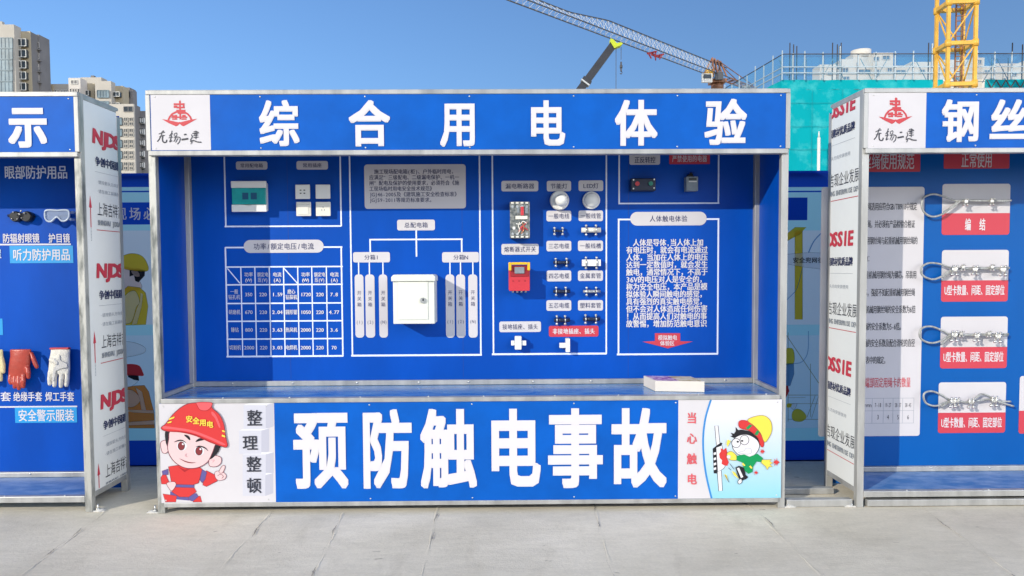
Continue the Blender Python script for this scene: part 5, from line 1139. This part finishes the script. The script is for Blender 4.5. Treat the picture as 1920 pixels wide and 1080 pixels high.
# far tower crane: a level jib that reaches towards the viewer
root = at(1345, 142, 150); ztop = root.z; dr = ray(960, -4); tipd = (ztop - CAM.z) / dr.z; tip = CAM + dr * tipd
jd = Vector((tip.x - root.x, tip.y - root.y, 0)); jl = jd.length; jd.normalize(); jn = Vector((-jd.y, jd.x, 0))
t = thing('tower_crane', 'far tower crane whose pale lattice jib crosses the sky', 'crane', (root.x, root.y, 0), 'tower cranes')
def s_at(px_, py_): d = ray(px_, py_); q = CAM + d * ((ztop - CAM.z) / d.z); return (Vector((q.x - root.x, q.y - root.y))).length
sk1, sk2 = s_at(1135, 66), s_at(1063, 38)
b = MB('crane_pale'); L_ = jl + 16; n = 52; jw = 2.1
def jp(s, side, up): return Vector((root.x, root.y, ztop)) + jd * s + jn * (side * jw / 2) + Vector((0, 0, up))
def jh(s): return 2.3 if s < sk1 else (2.3 - (s - sk1) / (sk2 - sk1) * 1.15 if s < sk2 else 1.15)
b.m('crane_dark')
for side in (-1, 1): b.bar(jp(-4, side, 0), jp(L_, side, 0), .15)
for i in range(n): b.bar(jp(L_ * i / n - (4 if i == 0 else 0), 0, jh(L_ * i / n)), jp(L_ * (i + 1) / n, 0, jh(L_ * (i + 1) / n)), .16)
b.m('crane_pale')
for i in range(n):
    s0, s1 = L_ * i / n, L_ * (i + 1) / n; sm_ = (s0 + s1) / 2
    for side in (-1, 1): b.bar(jp(s0, side, 0), jp(sm_, 0, jh(sm_)), .055); b.bar(jp(sm_, 0, jh(sm_)), jp(s1, side, 0), .055)
    b.bar(jp(s0, -1, 0), jp(s0, 1, 0), .035)
b.build('jib', t)
b = MB('crane_red'); q = at(1207, 96, 135); s_t = (Vector((q.x, q.y, 0)) - Vector((root.x, root.y, 0))).dot(jd); c = jp(s_t, 0, -.6); 
for dx in (-1.2, 1.2):
    for side in (-.8, .8): b.bar(c + jd * dx + jn * side + Vector((0, 0, .4)), c + jd * dx * .6 + jn * side * .5 + Vector((0, 0, -.6)), .2)
    b.bar(c + jd * dx - jn + Vector((0, 0, .3)), c + jd * dx + jn + Vector((0, 0, .3)), .25)
b.bar(c - jd * 1.3, c + jd * 1.3, .35); b.build('trolley', t)
b = MB('crane_orange'); lattice_mast(b, root.x, root.y, 1.8, 0, ztop - 3, 16, .3, .14); b.build('mast', t)
b = MB('crane_orange'); b.cyl((root.x, root.y, ztop - 3), (root.x, root.y, ztop - 1.6), 1.25, 14); b.box(root.x - 1.5, root.x + 1.5, root.y - 1.6, root.y + 1.6, ztop - 1.6, ztop - .9)
for s_, u_ in ((-2, 1), (0, 1.6), (2, 1.2), (3.5, .6)): b.bar(jp(s_, -1, 0), jp(s_ * .6, 0, 3.2), .28); b.bar(jp(s_, 1, 0), jp(s_ * .6, 0, 3.2), .28)
b.m('crane_yellow').box(root.x - 3.0, root.x - 1.6, root.y - 2.6, root.y - 1.7, ztop - .9, ztop + .7); b.m('crane_dark').box(root.x - 1.0, root.x + .6, root.y - 2.2, root.y - 1.62, ztop - 1.3, ztop + .2); b.build('slewing_unit', t)
b = MB('tower_white'); b.box(root.x - 4.2, root.x - 2.2, root.y - 4.2, root.y - 3.45, ztop - 2.3, ztop - .6); b.m('tower_pane').box(root.x - 4.0, root.x - 2.4, root.y - 4.26, root.y - 4.21, ztop - 1.6, ztop - .8); b.build('cab', t)
b = MB('crane_orange')
for side in (-1, 1): b.bar(jp(-3.5, side, 0), jp(-15, side, 0), .25); b.bar(jp(0, side * .2, 3), jp(-14, side, .3), .14)
for i in range(6): b.bar(jp(-4 - i * 2, -1, 0), jp(-4 - i * 2, 1, 0), .15); b.bar(jp(-4 - i * 2, -1, 0), jp(-6 - i * 2, 1, 0), .12)
b.build('counter_jib', t)
b = MB('concrete_wall')
for i in range(3): p = jp(-12 - i * .9, 0, -.9); b.box(p.x - .35, p.x + .35, p.y - .7, p.y + .7, p.z - 1, p.z + 1)
b.build('counterweight', t)
# mobile crane: the telescopic boom stands up behind the middle booth
YM = 60; hdp = at(1150, 84, YM); lo = at(1088, 168, YM); dv = (lo - hdp).normalized(); foot = hdp + dv * ((hdp.z - 2.2) / -dv.z)
t = thing('mobile_crane', 'dark grey telescopic crane boom with a lime green head above the middle booth', 'crane', (foot.x, YM, 0))
b = MB('boom_grey'); b.bar(hdp, hdp + dv * 5.4, .55, .62); b.build('boom_section', t)
b = MB('boom_grey'); b.bar(hdp + dv * 5.4, foot, .72, .80); b.build('boom_section', t)
b = MB('boom_grey'); b.bar(hdp + dv * 3.65, hdp + dv * 3.95, .78, .82); b.m('crane_pale').bar(hdp + dv * 3.96, hdp + dv * 4.08, .8, .84); b.build('boom_collar', t)
b = MB('boom_lime'); h0 = hdp; b.prism([(h0.x + (x_ - h0.x) * .8, h0.z + (z_ - h0.z) * .8) for x_, z_ in [(h0.x - .35, h0.z + .55), (h0.x - .05, h0.z + .42), (h0.x + .30, h0.z + .05), (h0.x + .72, h0.z + .12), (h0.x + .95, h0.z + .02), (h0.x + .75, h0.z - .18), (h0.x + .40, h0.z - .30), (h0.x + .05, h0.z - .48), (h0.x - .12, h0.z - .2), (h0.x - .38, h0.z + .2)]], YM - .38, YM + .38); b.build('boom_head', t)
b = MB('crane_dark')
for px_, py_ in ((1155, 168), (1164.5, 112)): q = at(px_, py_, YM); z1_ = hdp.z - .2; b.box(q.x - .022, q.x + .022, YM - .02, YM + .02, max(q.z, 2), z1_)
b.build('hoist_rope', t)
q = at(1164.5, 125, YM); b = MB('crane_dark'); b.cyl((q.x - .10, YM, q.z), (q.x + .10, YM, q.z), .15, 14); b.box(q.x - .06, q.x + .06, YM - .08, YM + .08, q.z - .40, q.z + .4); b.tube(catmull([(q.x, YM, q.z - .38), (q.x + .09, YM, q.z - .5), (q.x, YM, q.z - .62), (q.x - .09, YM, q.z - .54)], False, 4), .035, 6); b.build('hook_block', t)
b = MB('boom_lime'); b.box(foot.x - 3.2, foot.x + 5.5, YM - 1.3, YM + 1.3, .9, 1.7); b.box(foot.x - 1.2, foot.x + 2, YM - 1.1, YM + 1.1, 1.75, 2.6); b.build('carrier', t)
for i in range(4):
    b = MB('rebar')
    for s in (-1, 1): b.cyl((foot.x - 2.3 + i * 2.2, YM + s * 1.25, .6), (foot.x - 2.3 + i * 2.2, YM + s * .85, .6), .6, 18)
    b.build('wheel', t)
# thin flue standing against the net
q = at(1535, 318, 39); q2 = at(1535.5, 258, 39)
b = MB('tower_white'); b.tube([(q.x, 39, 0), (q2.x, 39, q2.z)], .085, 10); b.tube([(q2.x, 39, q2.z), (q2.x, 39, q2.z + .35)], [.05, .03], 10)
tag(b.build('lamp_post'), 'thin white pole standing in front of the teal netting', 'pole')

COL.objects.unlink(_fo); bpy.data.objects.remove(_fo)
